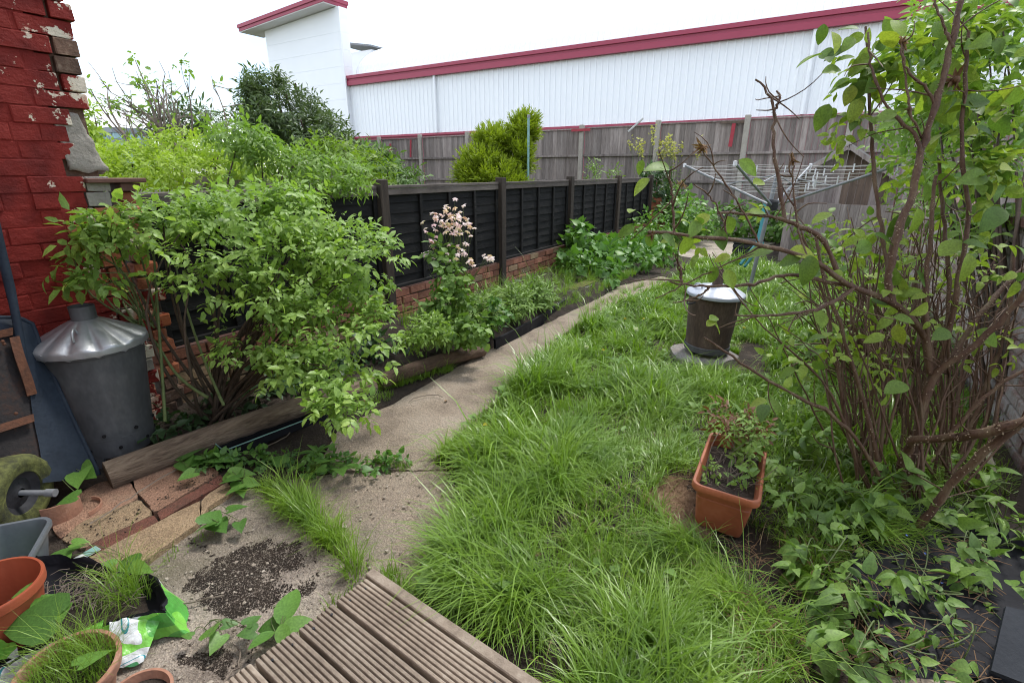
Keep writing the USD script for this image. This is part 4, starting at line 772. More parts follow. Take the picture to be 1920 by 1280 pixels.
# terracotta trough
qc = np.array([-.190, 2.055, 0.0]); tz = math.radians(3); trg = thing('planter_trough', 'long terracotta coloured plastic trough of straggly plants in the grass', 'planter', qc)
tt = (-.04, .05, 0)
obj('trough', trough([(.02, .02, .01, .012), (.17, .42, .02, .012), (.172, .425, .022, .0), (.18, .435, .025, .02), (.205, .475, .03, .135), (.200, .470, .03, .140), (.213, .483, .03, .165), (.243, .513, .035, .170), (.250, .520, .038, .178), (.250, .520, .038, .192), (.244, .514, .036, .199), (.226, .496, .034, .199), (.216, .486, .03, .190), (.205, .47, .03, .14), (.18, .43, .02, .05)], qc, tz, tt), 'terracotta_plastic', trg, smooth=30)
v, f = trough([(.206, .47, .03, .145), (.14, .38, .03, .155), (.05, .2, .02, .160), (.004, .004, .001, .160)], qc, tz, tt); obj('soil', (v, f), 'soil', trg)

# ------------------------------------------------------------------ black bed edging, trough under the log, slabs at the right
ed = thing('bed_edging', 'black plastic edging strip holding the flower bed back from the path', 'garden edging', (-2.15, 4.3, 0))
ep = spline([G(930, 655, 0), G(985, 626, 0), G(1040, 590, 0), G(1062, 575, 0)], 22); v = np.vstack([ep + [.0, 0, -.03], ep + [0, 0, .085], ep + [-.02, 0, .088], ep + [-.02, 0, -.03]]); k = len(ep)
v[:, :] += (meshkit.fbm(v * 9, 3, 3)[:, None] - .5) * [.02, .0, .02]
obj('strip', (v, np.vstack([np.array([[s * k + i, s * k + i + 1, (s + 1) * k + i + 1, (s + 1) * k + i] for i in range(k - 1)]) for s in range(3)])), 'black_film', ed)
sb = thing('stone_block', 'mossy stone kerb block at the bed edge beside the path', 'kerb stone', G(1100, 568)); cc = G(1098, 556, .0)
obj('block', box(cc + [-.10, .1, .04], (.16, .60, .13), rz=-.04, ch=.02), 'grey_stone', sb); obj('moss', box(cc + [-.10, .1, .109], (.14, .56, .012), rz=-.04, ch=.004), 'moss', sb)
bt = thing('black_tray', 'black plastic tray with a green rim tucked under the long log', 'tray', G(480, 845)); a_, b_ = G(432, 856, .0), G(600, 790, .0); m_ = (a_ + b_) / 2; an_ = math.atan2(*(b_ - a_)[1::-1])
obj('tray', trough([(.02, .02, .01, .006), (.56, .10, .02, .006), (.58, .12, .02, .052), (.57, .11, .02, .054), (.55, .09, .02, .012)], m_ + [-.035, .02, 0], an_), 'black_film', bt); obj('rim', trough([(.58, .12, .02, .053), (.586, .126, .022, .056), (.58, .12, .02, .060), (.574, .114, .02, .056)], m_ + [-.035, .02, 0], an_), 'pole_green', bt)
s_ = thing('black_sheet', 'black weed control sheet spread under the leafy weeds at the lower right', 'plastic sheet', G(1800, 1180))
q = np.array([G(*p, 0)[:2] for p in [(1560, 990), (1740, 950), (1960, 1040), (1990, 1330), (1700, 1330), (1600, 1180)]]); pol = rough_poly(q, .05, .01, 4); x0, y0, x1, y1 = pol.bounds
gx_, gy_ = np.meshgrid(np.arange(x0, x1, .03), np.arange(y0, y1, .03), indexing='ij'); ins = shapely.contains_xy(pol, gx_, gy_); zz = .052 + .02 * meshkit.fbm(np.stack([gx_ * 9, gy_ * 9, gx_ * 0], -1), 3, 6); ny__ = gx_.shape[1]
ff = [[i * ny__ + j, (i + 1) * ny__ + j, (i + 1) * ny__ + j + 1, i * ny__ + j + 1] for i in range(gx_.shape[0] - 1) for j in range(ny__ - 1) if ins[i:i + 2, j:j + 2].all()]
obj('sheet', (np.stack([gx_, gy_, zz], -1).reshape(-1, 3), np.array(ff)), 'black_film', s_, smooth=True)
s_ = thing('slate_slab', 'smooth dark grey slab leaning at the lower right corner', 'slab', G(1895, 1230)); P = np.array([G(1884, 1138, .16), G(1935, 1150, .16), G(1925, 1285, .09), G(1856, 1258, .09)])
obj('slab', slab(P, .016), 'slate_sheet', s_)
tm = thing('edging_board', 'pale timber board lying at the bottom edge near the black sheet', 'timber', G(1680, 1275)); obj('board', slab([G(1615, 1268, .05), G(1840, 1290, .05), G(1838, 1310, .05), G(1612, 1288, .05)], .03), 'deck_wood', tm)

# ------------------------------------------------------------------ right boundary: whitewashed brick wall, posts
rwl = thing('whitewashed_wall', 'flaking whitewashed brick wall along the right behind the rose', 'wall', (RX + .06, 5, 0)); r = np.random.default_rng(81)
obj('wall_core', box((RX + .075, 6.2, .5), (.12, 7.4, 1.1)), 'mortar', rwl)
for k in range(14):
    z = k * .0745 + .01; yy = 2.5 + (0 if k % 2 else .11)
    while yy < 5.9:
        bb = chbox((.10, .205, .0655), .006); v = np.array(bb.vertices) + r.normal(0, .002, bb.vertices.shape); obj('brick', (v + [RX + .055 + r.normal(0, .004), yy + .107, z], bb.faces), 'white_brick', rwl); yy += .215
obj('far_bricks', [box((RX + .058, 5.9 + .215 * q + .11 + (0 if k % 2 else .1), k * .0745 + .01), (.10, .205, .0655)) for k in range(14) for q in range(18)], 'white_brick', rwl, kind='stuff')
obj('coping', box((RX + .06, 6.2, 1.075), (.16, 7.4, .05), ch=.006), 'coping_brown', rwl)
for y, lab in ((3.4, 'grey timber post among leaves above the whitewashed wall, nearer one'), (5.2, 'grey timber post among leaves above the whitewashed wall, farther one')):
    t = thing('trellis_post', lab, 'post', (RX + .22, y, 0)); q_ = obj('post', box((RX + .22, y, 1.2), (.075, .075, 2.4), ch=.005), 'grey_board', t); obj('cap', box((RX + .22, y, 2.415), (.10, .10, .03), ch=.006), 'grey_board', q_)
wp = thing('timber_stake', 'brown square timber stake leaning by the wall at the right edge', 'stake', G(1905, 985)); obj('stake', tube([G(1900, 1000, 0.0), X(1945, 850, .93)], .022, 4), 'fence_post', wp)
wp = thing('timber_stake', 'pale timber offcut leaning low against the whitewashed wall', 'stake', G(1880, 915)); obj('stake', tube([G(1878, 935, 0.0), G(1852, 850, .10)], .016, 4), 'concrete_post', wp)

# ------------------------------------------------------------------ shed
SYd = 9.9; sx0, sx1, se, sa = -.62, .74, 1.30, 1.76
sh = thing('shed', 'small weathered timber shed with a shallow gable roof in the far right corner', 'shed', (.06, SYd, 0)); r = np.random.default_rng(91); mid_ = (sx0 + sx1) / 2
x = sx0
while x < sx1 - .02:
    w = .098; top = se + (sa - se) * (1 - abs((x + w / 2) - mid_) / ((sx1 - sx0) / 2)) - .05
    obj('board', box((x + w / 2, SYd + r.normal(0, .002), top / 2), (w - .005, .018, top)), 'shed_board' if r.random() < .4 else 'grey_board', sh); x += w
obj('side_wall', [box((sx0 + .01, SYd + .75, se / 2), (.02, 1.45, se)), box((sx1 - .03, SYd + .75, se / 2), (.02, 1.45, se))], 'grey_board', sh)
for sg in (-1, 1):
    ex = mid_ + sg * ((sx1 - sx0) / 2 + .13); ez_ = se - .09
    rp_ = obj('roof_panel', m3.Manifold.hull_points(np.array([[mid_, SYd - .14, sa + d] for d in (0, .025)] + [[mid_, SYd + 1.6, sa + d] for d in (0, .025)] + [[ex, SYd - .14, ez_ + d] for d in (0, .025)] + [[ex, SYd + 1.6, ez_ + d] for d in (0, .025)])), 'roof_felt', sh)
    obj('barge_board', m3.Manifold.hull_points(np.array([[mid_ + sg * .005, y, sa + d] for d in (-.075, -.003) for y in (SYd - .16, SYd - .142)] + [[ex, y, ez_ + d] for d in (-.075, -.003) for y in (SYd - .16, SYd - .142)])), 'grey_board', rp_)
sf = thing('side_fence', 'dull grey boarded screen beside the shed behind the rotary dryer', 'fence', (-.1, 9.0, 0)); x = -.62
while x < 1.0:
    obj('board', box((x + .06, 9.2 + r.normal(0, .002), .45 + .0), (.115, .018, .90 + r.normal(0, .006))), 'grey_board', sf); x += .12
obj('rail', box((.19, 9.235, .7), (1.6, .04, .06)), 'grey_board', sf)

# ------------------------------------------------------------------ rotary dryer
hub = np.array([-.55, 6.2, 1.03]); rd = thing('rotary_dryer', 'open grey rotary washing line with white cords and pegs', 'rotary dryer', (-.55, 6.2, 0))
obj('pole', tube([(-.66, 6.2, 0), hub + [0, 0, .34]], .021, 12), 'steel_grey', rd, smooth=True); obj('hub', lathe([(0, -.06), (.045, -.06), (.055, -.03), (.055, .03), (.04, .05), (0, .05)], 16, hub), 'black_iron', rd, smooth=30)
vd = np.array([CY, SY, 0]); vf_ = np.array([-SY, CY, 0]); arms = []
for sa_, sb_ in ((-1, -.95), (-1, 1), (1, 1), (1, -.95)):
    d = nrm(vd * sa_ + vf_ * sb_); tip = hub + d * 1.05 + [0, 0, .40]; arms.append((hub + d * .05, tip)); am = obj('arm', tube([hub + d * .05, tip], .0135, 8), 'steel_grey', rd, smooth=True)
    obj('arm_cap', lathe([(0, -.02), (.018, -.02), (.018, .02), (0, .025)], 10, tip), 'white_plastic', am); obj('stay', tube([hub + [0, 0, .30], hub + d * .52 + [0, 0, .198]], .007, 6), 'steel_grey', am)
for t in np.linspace(.35, .98, 8):
    P = [a + (b - a) * t for a, b in arms]
    for i in range(4):
        a, b = P[i], P[(i + 1) % 4]; obj('cord', tube(spline([a, (a + b) / 2 - [0, 0, .012], b], 7), .0020, 4), 'line_white', rd)
r = np.random.default_rng(95)
for k in range(22):
    t = np.linspace(.35, .98, 8)[r.integers(2, 8)]; i = r.integers(1, 4); a = arms[i][0] + (arms[i][1] - arms[i][0]) * t; b = arms[(i + 1) % 4][0] + (arms[(i + 1) % 4][1] - arms[(i + 1) % 4][0]) * t
    p = a + (b - a) * (r.random() * .5 + (.4 if i == 1 else 0)); t_ = thing('clothes_peg', 'white plastic clothes peg hanging on the rotary line', 'peg', p, group='pegs on the rotary line')
    obj('peg', [box(p + [0, -.004, -.03], (.011, .006, .075), rz=r.random() * 3), box(p + [0, .005, -.03], (.011, .006, .075), rz=r.random() * 3, tilt=(.08, 0, 0))], 'white_plastic', t_)
tp = thing('teal_folding_frame', 'bright teal folded metal frame leaning by the rotary dryer pole', 'frame', G(1420, 500)); A_, B_, C_ = U(1437, 385, 6.6), U(1420, 452, 6.5), U(1388, 492, 6.4)
obj('tube', tube([U(1434, 378, 6.7), U(1428, 420, 6.7), U(1420, 455, 6.6)], .022, 10), 'teal_paint', tp, smooth=True); obj('tube', tube([U(1422, 452, 6.6), U(1388, 496, 6.5)], .020, 10), 'teal_paint', tp, smooth=True); obj('tube', tube([U(1430, 455, 6.68), U(1396, 500, 6.58)], .018, 10), 'teal_paint', tp, smooth=True); obj('strap', tube([U(1428, 430, 6.74), U(1424, 460, 6.7)], .03, 6), 'black_iron', tp)
bx_ = thing('dark_crate', 'dark slatted plastic crate on the far patio', 'crate', G(1392, 490)); q = G(1394, 490)
for k in range(5): obj('slat', box(q + [0, 0, .04 + k * .07], (.34, .30, .055), ch=.006), 'black_iron', bx_)
obj('body', box(q + [0, 0, .18], (.32, .28, .34)), 'hole_dark', bx_)
gpst = thing('metal_pole', 'thin pale teal metal clothes pole beside the yellow conifer', 'pole', (-5.9, 10.2, 0)); pq = Yp(990, 330, 10.2)
obj('pole', tube([(pq[0], 10.2, 0), (pq[0], 10.2, 2.46)], .026, 12), 'pole_green', gpst, smooth=True); obj('cap', lathe([(0, 0), (.034, 0), (.034, .06), (0, .07)], 12, (pq[0], 10.2, 2.45)), 'steel_grey', gpst)
tbr = thing('neighbour_rail', 'weathered wooden rail fence in the next garden behind the black fence', 'fence', (-4.6, 3.2, 0))
for z in (1.06, 1.24): obj('plank', box((-4.6, 3.1, z), (.03, 1.5, .10)), 'grey_board', tbr)
for y in (2.5, 3.7): obj('post', box((-4.65, y, .66), (.07, .07, 1.32)), 'grey_board', tbr)

# ------------------------------------------------------------------ lawn grass
LAWN = Polygon(gp([(775, 1130), (806, 1060), (842, 1000), (864, 945), (842, 880), (815, 866), (850, 822), (932, 752), (988, 692), (1042, 642), (1082, 612), (1150, 572), (1262, 524)]) + [(-1.75, 8.9), (-.9, 8.7), (.9, 8.7), (.93, 3.6), (.55, 2.2), (.20, 1.85), (.12, 1.45), (.10, 1.05), (-.30, .86), (-.75, 1.0)])
BARE = unary_union([Point(-.66, 3.90).buffer(.26), Polygon(gp([(1215, 935), (1262, 890), (1312, 900), (1320, 985), (1260, 975)])), shapely.affinity.rotate(shapely.geometry.box(qc[0] - .11, qc[1] - .24, qc[0] + .11, qc[1] + .24), 3), Polygon(gp([(1330, 1000), (1440, 1000), (1520, 1130), (1480, 1180), (1400, 1120)])), Polygon(gp([(1390, 640), (1430, 650), (1440, 690), (1380, 695)]))])
patch = prism(rough_poly(gp([(1205, 935), (1262, 882), (1330, 895), (1335, 1020), (1255, 985)]), .02, .010, 6), -.02, .006)
obj('bare_patch', [patch] + crumbs(scatter(Polygon(gp([(1215, 935), (1262, 890), (1312, 900), (1320, 985), (1260, 975)])), 500, np.random.default_rng(1)), .002, .006, np.random.default_rng(2), .006) + [lmesh(*blades(np.c_[scatter(Polygon(gp([(1200, 940), (1262, 880), (1330, 890), (1335, 1030), (1250, 990)])), 900, np.random.default_rng(3)), np.full(900, .005)], np.c_[np.random.default_rng(4).normal(size=(900, 2)), np.zeros(900)], np.random.default_rng(5).uniform(.02, .06, 900), 1.55, .0022, 4))], 'thatch', None, kind='stuff', label='dry straw coloured bare patch in the lawn left of the trough', cat_='dry grass')
r = np.random.default_rng(101); GR = []
def sward(P, H, lean, wid, per, rad, wind, z, dry=0.0):
    """blades in clumps: every clump has its own height, every blade its own bend"""
    n = len(P); k = np.repeat(np.arange(n), per); m = len(k); a = r.random(m) * 2 * np.pi; q = rad * np.sqrt(r.random(m))
    B = np.c_[P[k] + np.c_[q * np.cos(a), q * np.sin(a)], z[k]]; h = np.c_[np.cos(a) + wind[k, 0] + r.normal(0, .75, m), np.sin(a) + wind[k, 1] + r.normal(0, .75, m), np.zeros(m)]
    GR.append((B, h, H[k] * np.exp(r.normal(-.04, .36, m)), lean[k] * r.uniform(.35, 1.2, m), wid[k] * r.uniform(.45, 1.5, m)))
P = scatter(LAWN, 60000, r); d = depth_of(np.c_[P, np.zeros(len(P))])
P = P[r.random(len(P)) < np.clip((1.8 / d) ** 1.15, .08, 1.0) * .58 * np.clip((meshkit.fbm(np.c_[P * 7, np.zeros(len(P))], 2, 17) - .28) / .22, .34, 1)]; P = P[~shapely.contains_xy(BARE.buffer(.012), P[:, 0], P[:, 1])]; d = depth_of(np.c_[P, np.zeros(len(P))])
hn = meshkit.fbm(np.c_[P * 4.2, np.zeros(len(P))], 3, 7); hn2 = meshkit.fbm(np.c_[P * 1.1 + 7, np.zeros(len(P))], 2, 8)
edge = np.array([LAWN.exterior.distance(Point(*p)) for p in P]); bare_d = shapely.distance(shapely.points(P), BARE)
H = .058 + .110 * np.clip((hn - .28) / .45, 0, 1) ** 1.4
TUS = [(850, 905, .15, .9), (905, 850, .12, .55), (985, 740, .16, .8), (950, 800, .12, .5), (850, 1110, .10, .4), (960, 1150, .12, .3), (1090, 690, .2, .4), (1180, 760, .2, .5), (1090, 1230, .12, .25), (1060, 860, .15, .4)]
for a, b, rad, k in TUS: H *= 1 + k * np.exp(-((P - G(a, b)[:2]) ** 2).sum(1) / rad ** 2)
H = np.minimum(H, .185) * np.clip(.62 + bare_d / .25, .62, 1) * np.clip(.75 + edge / .3, .75, 1)
wind = np.c_[meshkit.fbm(np.c_[P * 1.8, np.full(len(P), 3)], 2, 1) - .5, meshkit.fbm(np.c_[P * 1.8, np.full(len(P), 9)], 2, 2) - .5] * 3.4
lean = .55 + 3.0 * H * r.uniform(.6, 1.4, len(P)) + .5 * np.linalg.norm(wind, axis=1); wid = (.0026 + .021 * H) * np.clip(d / 2.0, .8, 2.6) * r.uniform(.75, 1.3, len(P))
gz = soil_h(np.clip(P, [-3.2, -.55], [.9, 12.2])) - .004
sward(P, H, lean, wid, 12, .030, wind, gz)
def add_clumps(P2, H_, z=0.0, per=22, rad=.03, wid_=.0032):
    n = len(P2); sward(P2, H_ * r.uniform(.7, 1.25, n), r.uniform(.6, 1.3, n), np.full(n, wid_), per, rad, r.normal(0, .3, (n, 2)), np.full(n, z))
def along(L, n, wd):
    p = spline(np.array([G(*q) for q in L]), 60)[:, :2]; return p[r.integers(0, 60, n)] + r.normal(0, wd, (n, 2))
add_clumps(along([(500, 915), (560, 965), (620, 1015), (672, 1072)], 60, .013), .10, wid_=.003)
add_clumps(along([(540, 945), (620, 1020)], 30, .016), .125, wid_=.003)
add_clumps(along([(640, 870), (700, 862), (765, 880)], 18, .010), .035, per=16)
add_clumps(along([(690, 735), (780, 712), (840, 694)], 46, .016), .07); add_clumps(along([(640, 780), (720, 745)], 14, .02), .05)
add_clumps(along([(705, 1085), (740, 1110), (790, 1120)], 16, .02), .05)
add_clumps(along([(1090, 605), (1150, 560), (1240, 528)], 30, .03), .08); add_clumps(along([(1240, 515), (1260, 470), (1300, 440)], 60, .1), .12)
add_clumps(along([(680, 1090), (640, 1130), (560, 1190)], 8, .008), .03, per=10); add_clumps(along([(300, 1060), (380, 1010), (440, 960)], 8, .012), .03, per=8)
add_clumps(scatter(Polygon([(.35, 2.6), (.9, 2.7), (.93, 3.6), (.5, 3.2)]), 60, r), .08, .02); add_clumps(scatter(Polygon([(-2.45, 4.2), (-2.1, 4.3), (-2.1, 6.6), (-2.4, 6.6)]), 120, r), .09, .06)
add_clumps(scatter(Polygon([(-3.1, 3.0), (-2.25, 3.1), (-2.3, 6.4), (-3.15, 6.6)]), 200, r), .14, .08)
add_clumps(scatter(Point(*tp1[:2]).buffer(.10), 46, r), .095, .10, per=16, wid_=.0018); add_clumps(np.array([G(*q, .05)[:2] for q in [(215, 1115), (235, 1120), (255, 1112), (228, 1100), (262, 1128), (245, 1135), (205, 1128), (222, 1132), (240, 1108), (232, 1090), (270, 1110), (212, 1105), (250, 1098), (226, 1138)]]), .13, .05, per=20, wid_=.0025)
Bc = [np.concatenate([x[i] for x in GR]) for i in range(5)]
obj('lawn_grass', lmesh(*blades(*Bc, 4)), 'grass_blade', None, smooth=True, kind='stuff', label='long lush uncut grass of the lawn and the tufts in the cracks', cat_='grass')
P = scatter(LAWN, 6500, r); dd = depth_of(np.c_[P, 0 * P[:, 0]]); P = P[r.random(len(P)) < np.clip(1.6 / dd, 0, 1)]
obj('dry_grass', lmesh(*blades(np.c_[P, np.zeros(len(P))], np.c_[r.normal(size=(len(P), 2)), np.zeros(len(P))], r.uniform(.05, .13, len(P)), r.uniform(.9, 1.6, len(P)), r.uniform(.0018, .003, len(P)), 4)), 'grass_dry', None, smooth=True, kind='stuff', label='straw coloured dead blades among the lawn grass', cat_='dry grass')
P = scatter(LAWN.difference(BARE), 1600, r); dd = depth_of(np.c_[P, 0 * P[:, 0]]); P = P[r.random(len(P)) < np.clip((1.5 / dd) ** 2, 0, 1)]
obj('long_blades', lmesh(*blades(np.c_[P, np.zeros(len(P))], np.c_[r.normal(size=(len(P), 2)), np.zeros(len(P))], r.uniform(.12, .24, len(P)), r.uniform(1.0, 1.7, len(P)), r.uniform(.0036, .0062, len(P)), 6)), 'grass_blade', None, smooth=True, kind='stuff', label='single long arching grass blades above the lawn', cat_='grass')

# ------------------------------------------------------------------ plants of the left border
def plant(name, lab, cat_, base, group=None): return thing(name, lab, cat_, base, group)
# big bush
base = G(405, 790, .02); base = np.array([-2.78, 1.33, .02])
bu = plant('leafy_bush', 'large green bush arching over the log in front of the black fence', 'bush', base)
BB = [PB(300, 422, 2.55, 105, 48, .28), PB(440, 408, 2.65, 118, 50, .30), PB(245, 455, 2.45, 60, 45, .2), PB(395, 500, 2.5, 80, 70, .28), PB(560, 480, 2.75, 110, 75, .34), PB(660, 490, 2.85, 95, 80, .34), PB(520, 560, 2.6, 90, 70, .3), PB(620, 590, 2.65, 105, 80, .32), PB(690, 620, 2.75, 65, 80, .26), PB(585, 670, 2.5, 62, 50, .2), PB(640, 710, 2.45, 75, 46, .2), PB(650, 765, 2.3, 62, 30, .14), PB(470, 640, 2.5, 70, 50, .22), PB(560, 400, 2.9, 95, 45, .3), PB(600, 770, 2.25, 40, 26, .1), PB(370, 372, 2.95, 90, 26, .2), PB(510, 375, 2.95, 80, 32, .22), PB(530, 690, 2.5, 60, 40, .18)]
put_leaves(bu, foliage(BB, 4500, .033, .55, 5, 401, shell=.45, gap=.38, gscale=6, up=1.0, lvar=.5), 'bush_leaf', single=300, min_px=7)
obj('stem', cat(stems_to(base, BB, 36, .011, .003, 402, sag=.12)), 'stem_brown', bu, smooth=True)
# low leaf spray at the red wall above the bin
sp_ = plant('rose_spray', 'pale green leaf spray hanging over the bin lid against the red wall', 'plant', X(235, 600, -3.0)); SB = [PB(165, 455, 2.35, 48, 38, .12), PB(150, 512, 2.3, 50, 20, .1), PB(190, 535, 2.3, 22, 16, .08), PB(185, 415, 2.4, 45, 30, .12)]
put_leaves(sp_, foliage(SB, 75, .050, .52, 5, 411, shell=.8, gap=.1), 'bush_leaf', single=80); obj('stem', cat(stems_to(X(285, 610, -2.95), SB, 10, .006, .002, 412)), 'stem_green', sp_, smooth=True)
# broken climber stems behind the bin
for q, (L, lab) in enumerate((([(310, 790), (300, 640), (288, 470)], 'thin pale stem rising against the black fence left of the bush'), ([(390, 745), (330, 700), (290, 640), (250, 600), (215, 520)], 'dark sloping stem crossing the bricks left of the bush'), ([(420, 760), (370, 640), (330, 500)], 'brown stem rising into the left side of the bush'))):
    pts = [U(a, b, 2.5 + .05 * i) for i, (a, b) in enumerate(L)]; t = plant('climber_stem', lab, 'stem', pts[0]); obj('stem', tube(spline(pts, 16), np.linspace(.008, .005, 16), 6), 'stem_green', t, smooth=True)
# shade plants under the bush
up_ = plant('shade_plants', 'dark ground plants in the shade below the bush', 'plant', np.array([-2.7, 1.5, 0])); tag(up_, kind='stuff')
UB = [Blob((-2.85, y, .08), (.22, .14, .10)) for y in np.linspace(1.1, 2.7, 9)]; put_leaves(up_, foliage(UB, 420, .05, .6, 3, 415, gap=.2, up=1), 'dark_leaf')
# lime plant right of the bush, and bed plants
def mound(name, lab, cat_, base, blobs, n, L, asp, mat, seed, per=5, single=0, stems=8, smat='stem_green', r0=.005, **kw):
    t = plant(name, lab, cat_, base); put_leaves(t, foliage(blobs, n, L, asp, per, seed, **kw), mat, single=single)
    if stems: obj('stem', cat(stems_to(base, blobs, stems, r0, r0 * .4, seed + 1)), smat, t, smooth=True)
    return t
mound('lime_shrub', 'small bright lime green shrub between the big bush and the columbine', 'shrub', X(795, 655, -2.75), [PB(795, 625, 3.3, 38, 34, .16), PB(775, 640, 3.25, 25, 22, .1), PB(820, 620, 3.35, 25, 28, .1)], 420, .026, .5, 'climber_leaf', 421, single=0)
cb = X(855, 600, -2.88); col = plant('columbine', 'tall columbine with a cloud of pale pink flowers against the black fence', 'flowering plant', cb)
CF = [PB(850, 520, 3.75, 40, 45, .16), PB(845, 580, 3.7, 48, 45, .2), PB(870, 620, 3.6, 50, 30, .18), PB(830, 480, 3.85, 26, 30, .1)]
put_leaves(col, foliage(CF, 420, .042, .85, 3, 431, gap=.2, spread=.9), 'weed_leaf', single=60)
r = np.random.default_rng(432); fl = []; stm = []
def flower(p, s, up):
    a = nrm(np.array([r.normal(0, .35), r.normal(0, .35), up])); b = nrm(np.cross(a, [.3, .9, .1])); c_ = np.cross(a, b); n = 5; P, D, N = [], [], []
    for k in range(n):
        an = k * 1.2566; P.append(p); D.append(b * math.cos(an) + c_ * math.sin(an) + a * .25); N.append(a)
    return leaves(np.array(P), np.array(D), np.array(N), s, s * .62, 'oval', .1, -.25)
fpos = []
for k in range(120):
    q = r.random()
    a, b = (848 + r.normal(0, 24), 420 + r.normal(0, 16)) if q < .72 else [(872, 478), (880, 490), (848, 475), (806, 455), (812, 485), (915, 482), (803, 470), (862, 466)][r.integers(8)] + r.normal(0, 6, 2)
    p = U(a, b, 3.85 + r.normal(0, .09)); fpos.append(p)
    for fl_ in (flower(p, .028, -.6), flower(p + [0, 0, -.006], .018, -.9)): fl.append(fl_)
    if r.random() < .6: stm.append(tube(spline([cb + r.normal(0, .04, 3) * [1, 1, 0], cb * .4 + p * .6 + r.normal(0, .03, 3), p], 8), np.linspace(.003, .001, 8), 4))
F_ = np.concatenate([x[0] for x in fl]); half = len(F_) // 5
for k in range(0, len(fl), 2): obj('flower', cat([lmesh(*fl[k]), lmesh(*fl[k + 1])]), 'petal', col, smooth=True)
obj('stem', cat(stm), 'stem_green', col, smooth=True)
for a, b, d, seed, lab in ((825, 600, 3.85, 441, 'feathery dark green weed in front of the columbine'), (900, 575, 4.25, 442, 'feathery green clump left of the second fence post foot'), (960, 560, 4.6, 443, 'fine leaved green clump right of the fence post foot'), (1010, 545, 5.0, 444, 'low green clump beside the mossy kerb block')):
    c = U(a, b, d); mound('bed_weed', lab, 'plant', c - [0, 0, .12], [Blob(c, (.16, .16, .12)), Blob(c + [.1, -.12, -.04], (.14, .14, .08))], 330, .05, .26, 'weed_leaf', seed, per=5, single=30, up=.9, gap=.1, lvar=.4)
c = U(925, 590, 4.15); mound('bed_weed', 'bright broad leaved seedling patch above the black edging', 'plant', c - [0, 0, .1], [Blob(c, (.14, .2, .10))], 160, .045, .55, 'bind_leaf', 445, per=3, single=40)
# bindweed mass over the low wall
bm = plant('bindweed_mass', 'heap of heart leaved bindweed over the low wall at the third fence post', 'bindweed', np.array([-2.8, 6.6, 0]))
MB_ = [Blob((-2.95, 6.5, .36), (.24, .40, .22)), Blob((-2.75, 6.9, .28), (.28, .5, .22)), Blob((-2.7, 7.5, .24), (.30, .5, .20)), Blob((-2.6, 8.2, .2), (.35, .6, .22)), Blob((-2.55, 6.35, .14), (.2, .3, .14)), Blob((-2.4, 7.0, .14), (.24, .4, .14)), Blob((-2.9, 6.1, .22), (.15, .2, .14)), Blob((-2.45, 6.3, .22), (.3, .45, .22)), Blob((-2.3, 7.2, .2), (.3, .5, .2)), Blob((-2.65, 5.95, .22), (.25, .3, .2)), Blob((-2.95, 6.6, .5), (.2, .4, .2)), Blob((-2.3, 6.0, .12), (.15, .4, .12)), Blob((-2.2, 8.0, .15), (.25, .5, .16))]
put_leaves(bm, foliage(MB_, 2300, .078, .85, 1, 451, shape='lobe', gap=.12, up=.7, shell=.3), 'bind_leaf', single=240, min_px=8); obj('stem', cat(stems_to((-2.8, 6.8, 0), MB_, 24, .004, .002, 452)), 'stem_green', bm)
bm2 = plant('bramble_heap', 'green leafy heap where the black fence ends, below the ivy', 'plant', np.array([-2.7, 9.5, 0])); MB2 = [Blob((-2.8, 9.4, .35), (.4, .8, .34)), Blob((-2.4, 10.4, .45), (.6, .8, .45)), Blob((-1.6, 11.6, .4), (.8, .5, .42)), Blob((-2.9, 11.3, .6), (.5, .6, .5)), Blob((-.9, 11.7, .35), (.6, .4, .4))]
put_leaves(bm2, foliage(MB2, 1300, .085, .7, 3, 456, gap=.2), 'bind_leaf', single=60, min_px=8)
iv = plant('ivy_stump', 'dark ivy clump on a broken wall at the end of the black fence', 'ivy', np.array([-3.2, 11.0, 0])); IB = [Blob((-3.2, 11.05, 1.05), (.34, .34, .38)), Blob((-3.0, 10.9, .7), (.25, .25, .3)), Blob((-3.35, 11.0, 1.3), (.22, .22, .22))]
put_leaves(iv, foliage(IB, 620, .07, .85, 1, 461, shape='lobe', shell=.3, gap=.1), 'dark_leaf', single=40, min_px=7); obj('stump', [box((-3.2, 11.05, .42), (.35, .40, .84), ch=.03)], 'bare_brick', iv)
# yellow flowering plant by the far fence
for a, b, lab in ((1265, 290, 'tall yellow flowering stalks in front of the far fence, right of a concrete post'), (1212, 285, 'shorter yellow flowering stalks left of the concrete post above the ivy')):
    c = Yp(a, b, 11.9); t = plant('yellow_flowers', lab, 'flowering plant', (c[0], 11.9, 0)); r = np.random.default_rng(int(a)); fl, stm = [], []
    for k in range(11):
        p = np.array([c[0] + r.normal(0, .22), 11.9 + r.normal(0, .15), c[2] + r.normal(.10, .16)]); stm.append(tube(spline([(c[0] + r.normal(0, .06), 11.9, .0), (c[0] * .5 + p[0] * .5, 11.9, p[2] * .6), p], 7), np.linspace(.009, .004, 7), 5))
        for q in range(15): fl.append(flower(p + r.normal(0, 1, 3) * [.035, .035, .08], .034, .6))
    obj('flowers', cat([lmesh(*x) for x in fl]), 'pale_yellow_petal', t, smooth=True, kind='stuff'); obj('stem', cat(stm), 'stem_green', t); put_leaves(t, foliage([Blob((c[0], 11.9, c[2] * .6), (.22, .15, .4))], 60, .09, .3, 3, 471), 'weed_leaf')
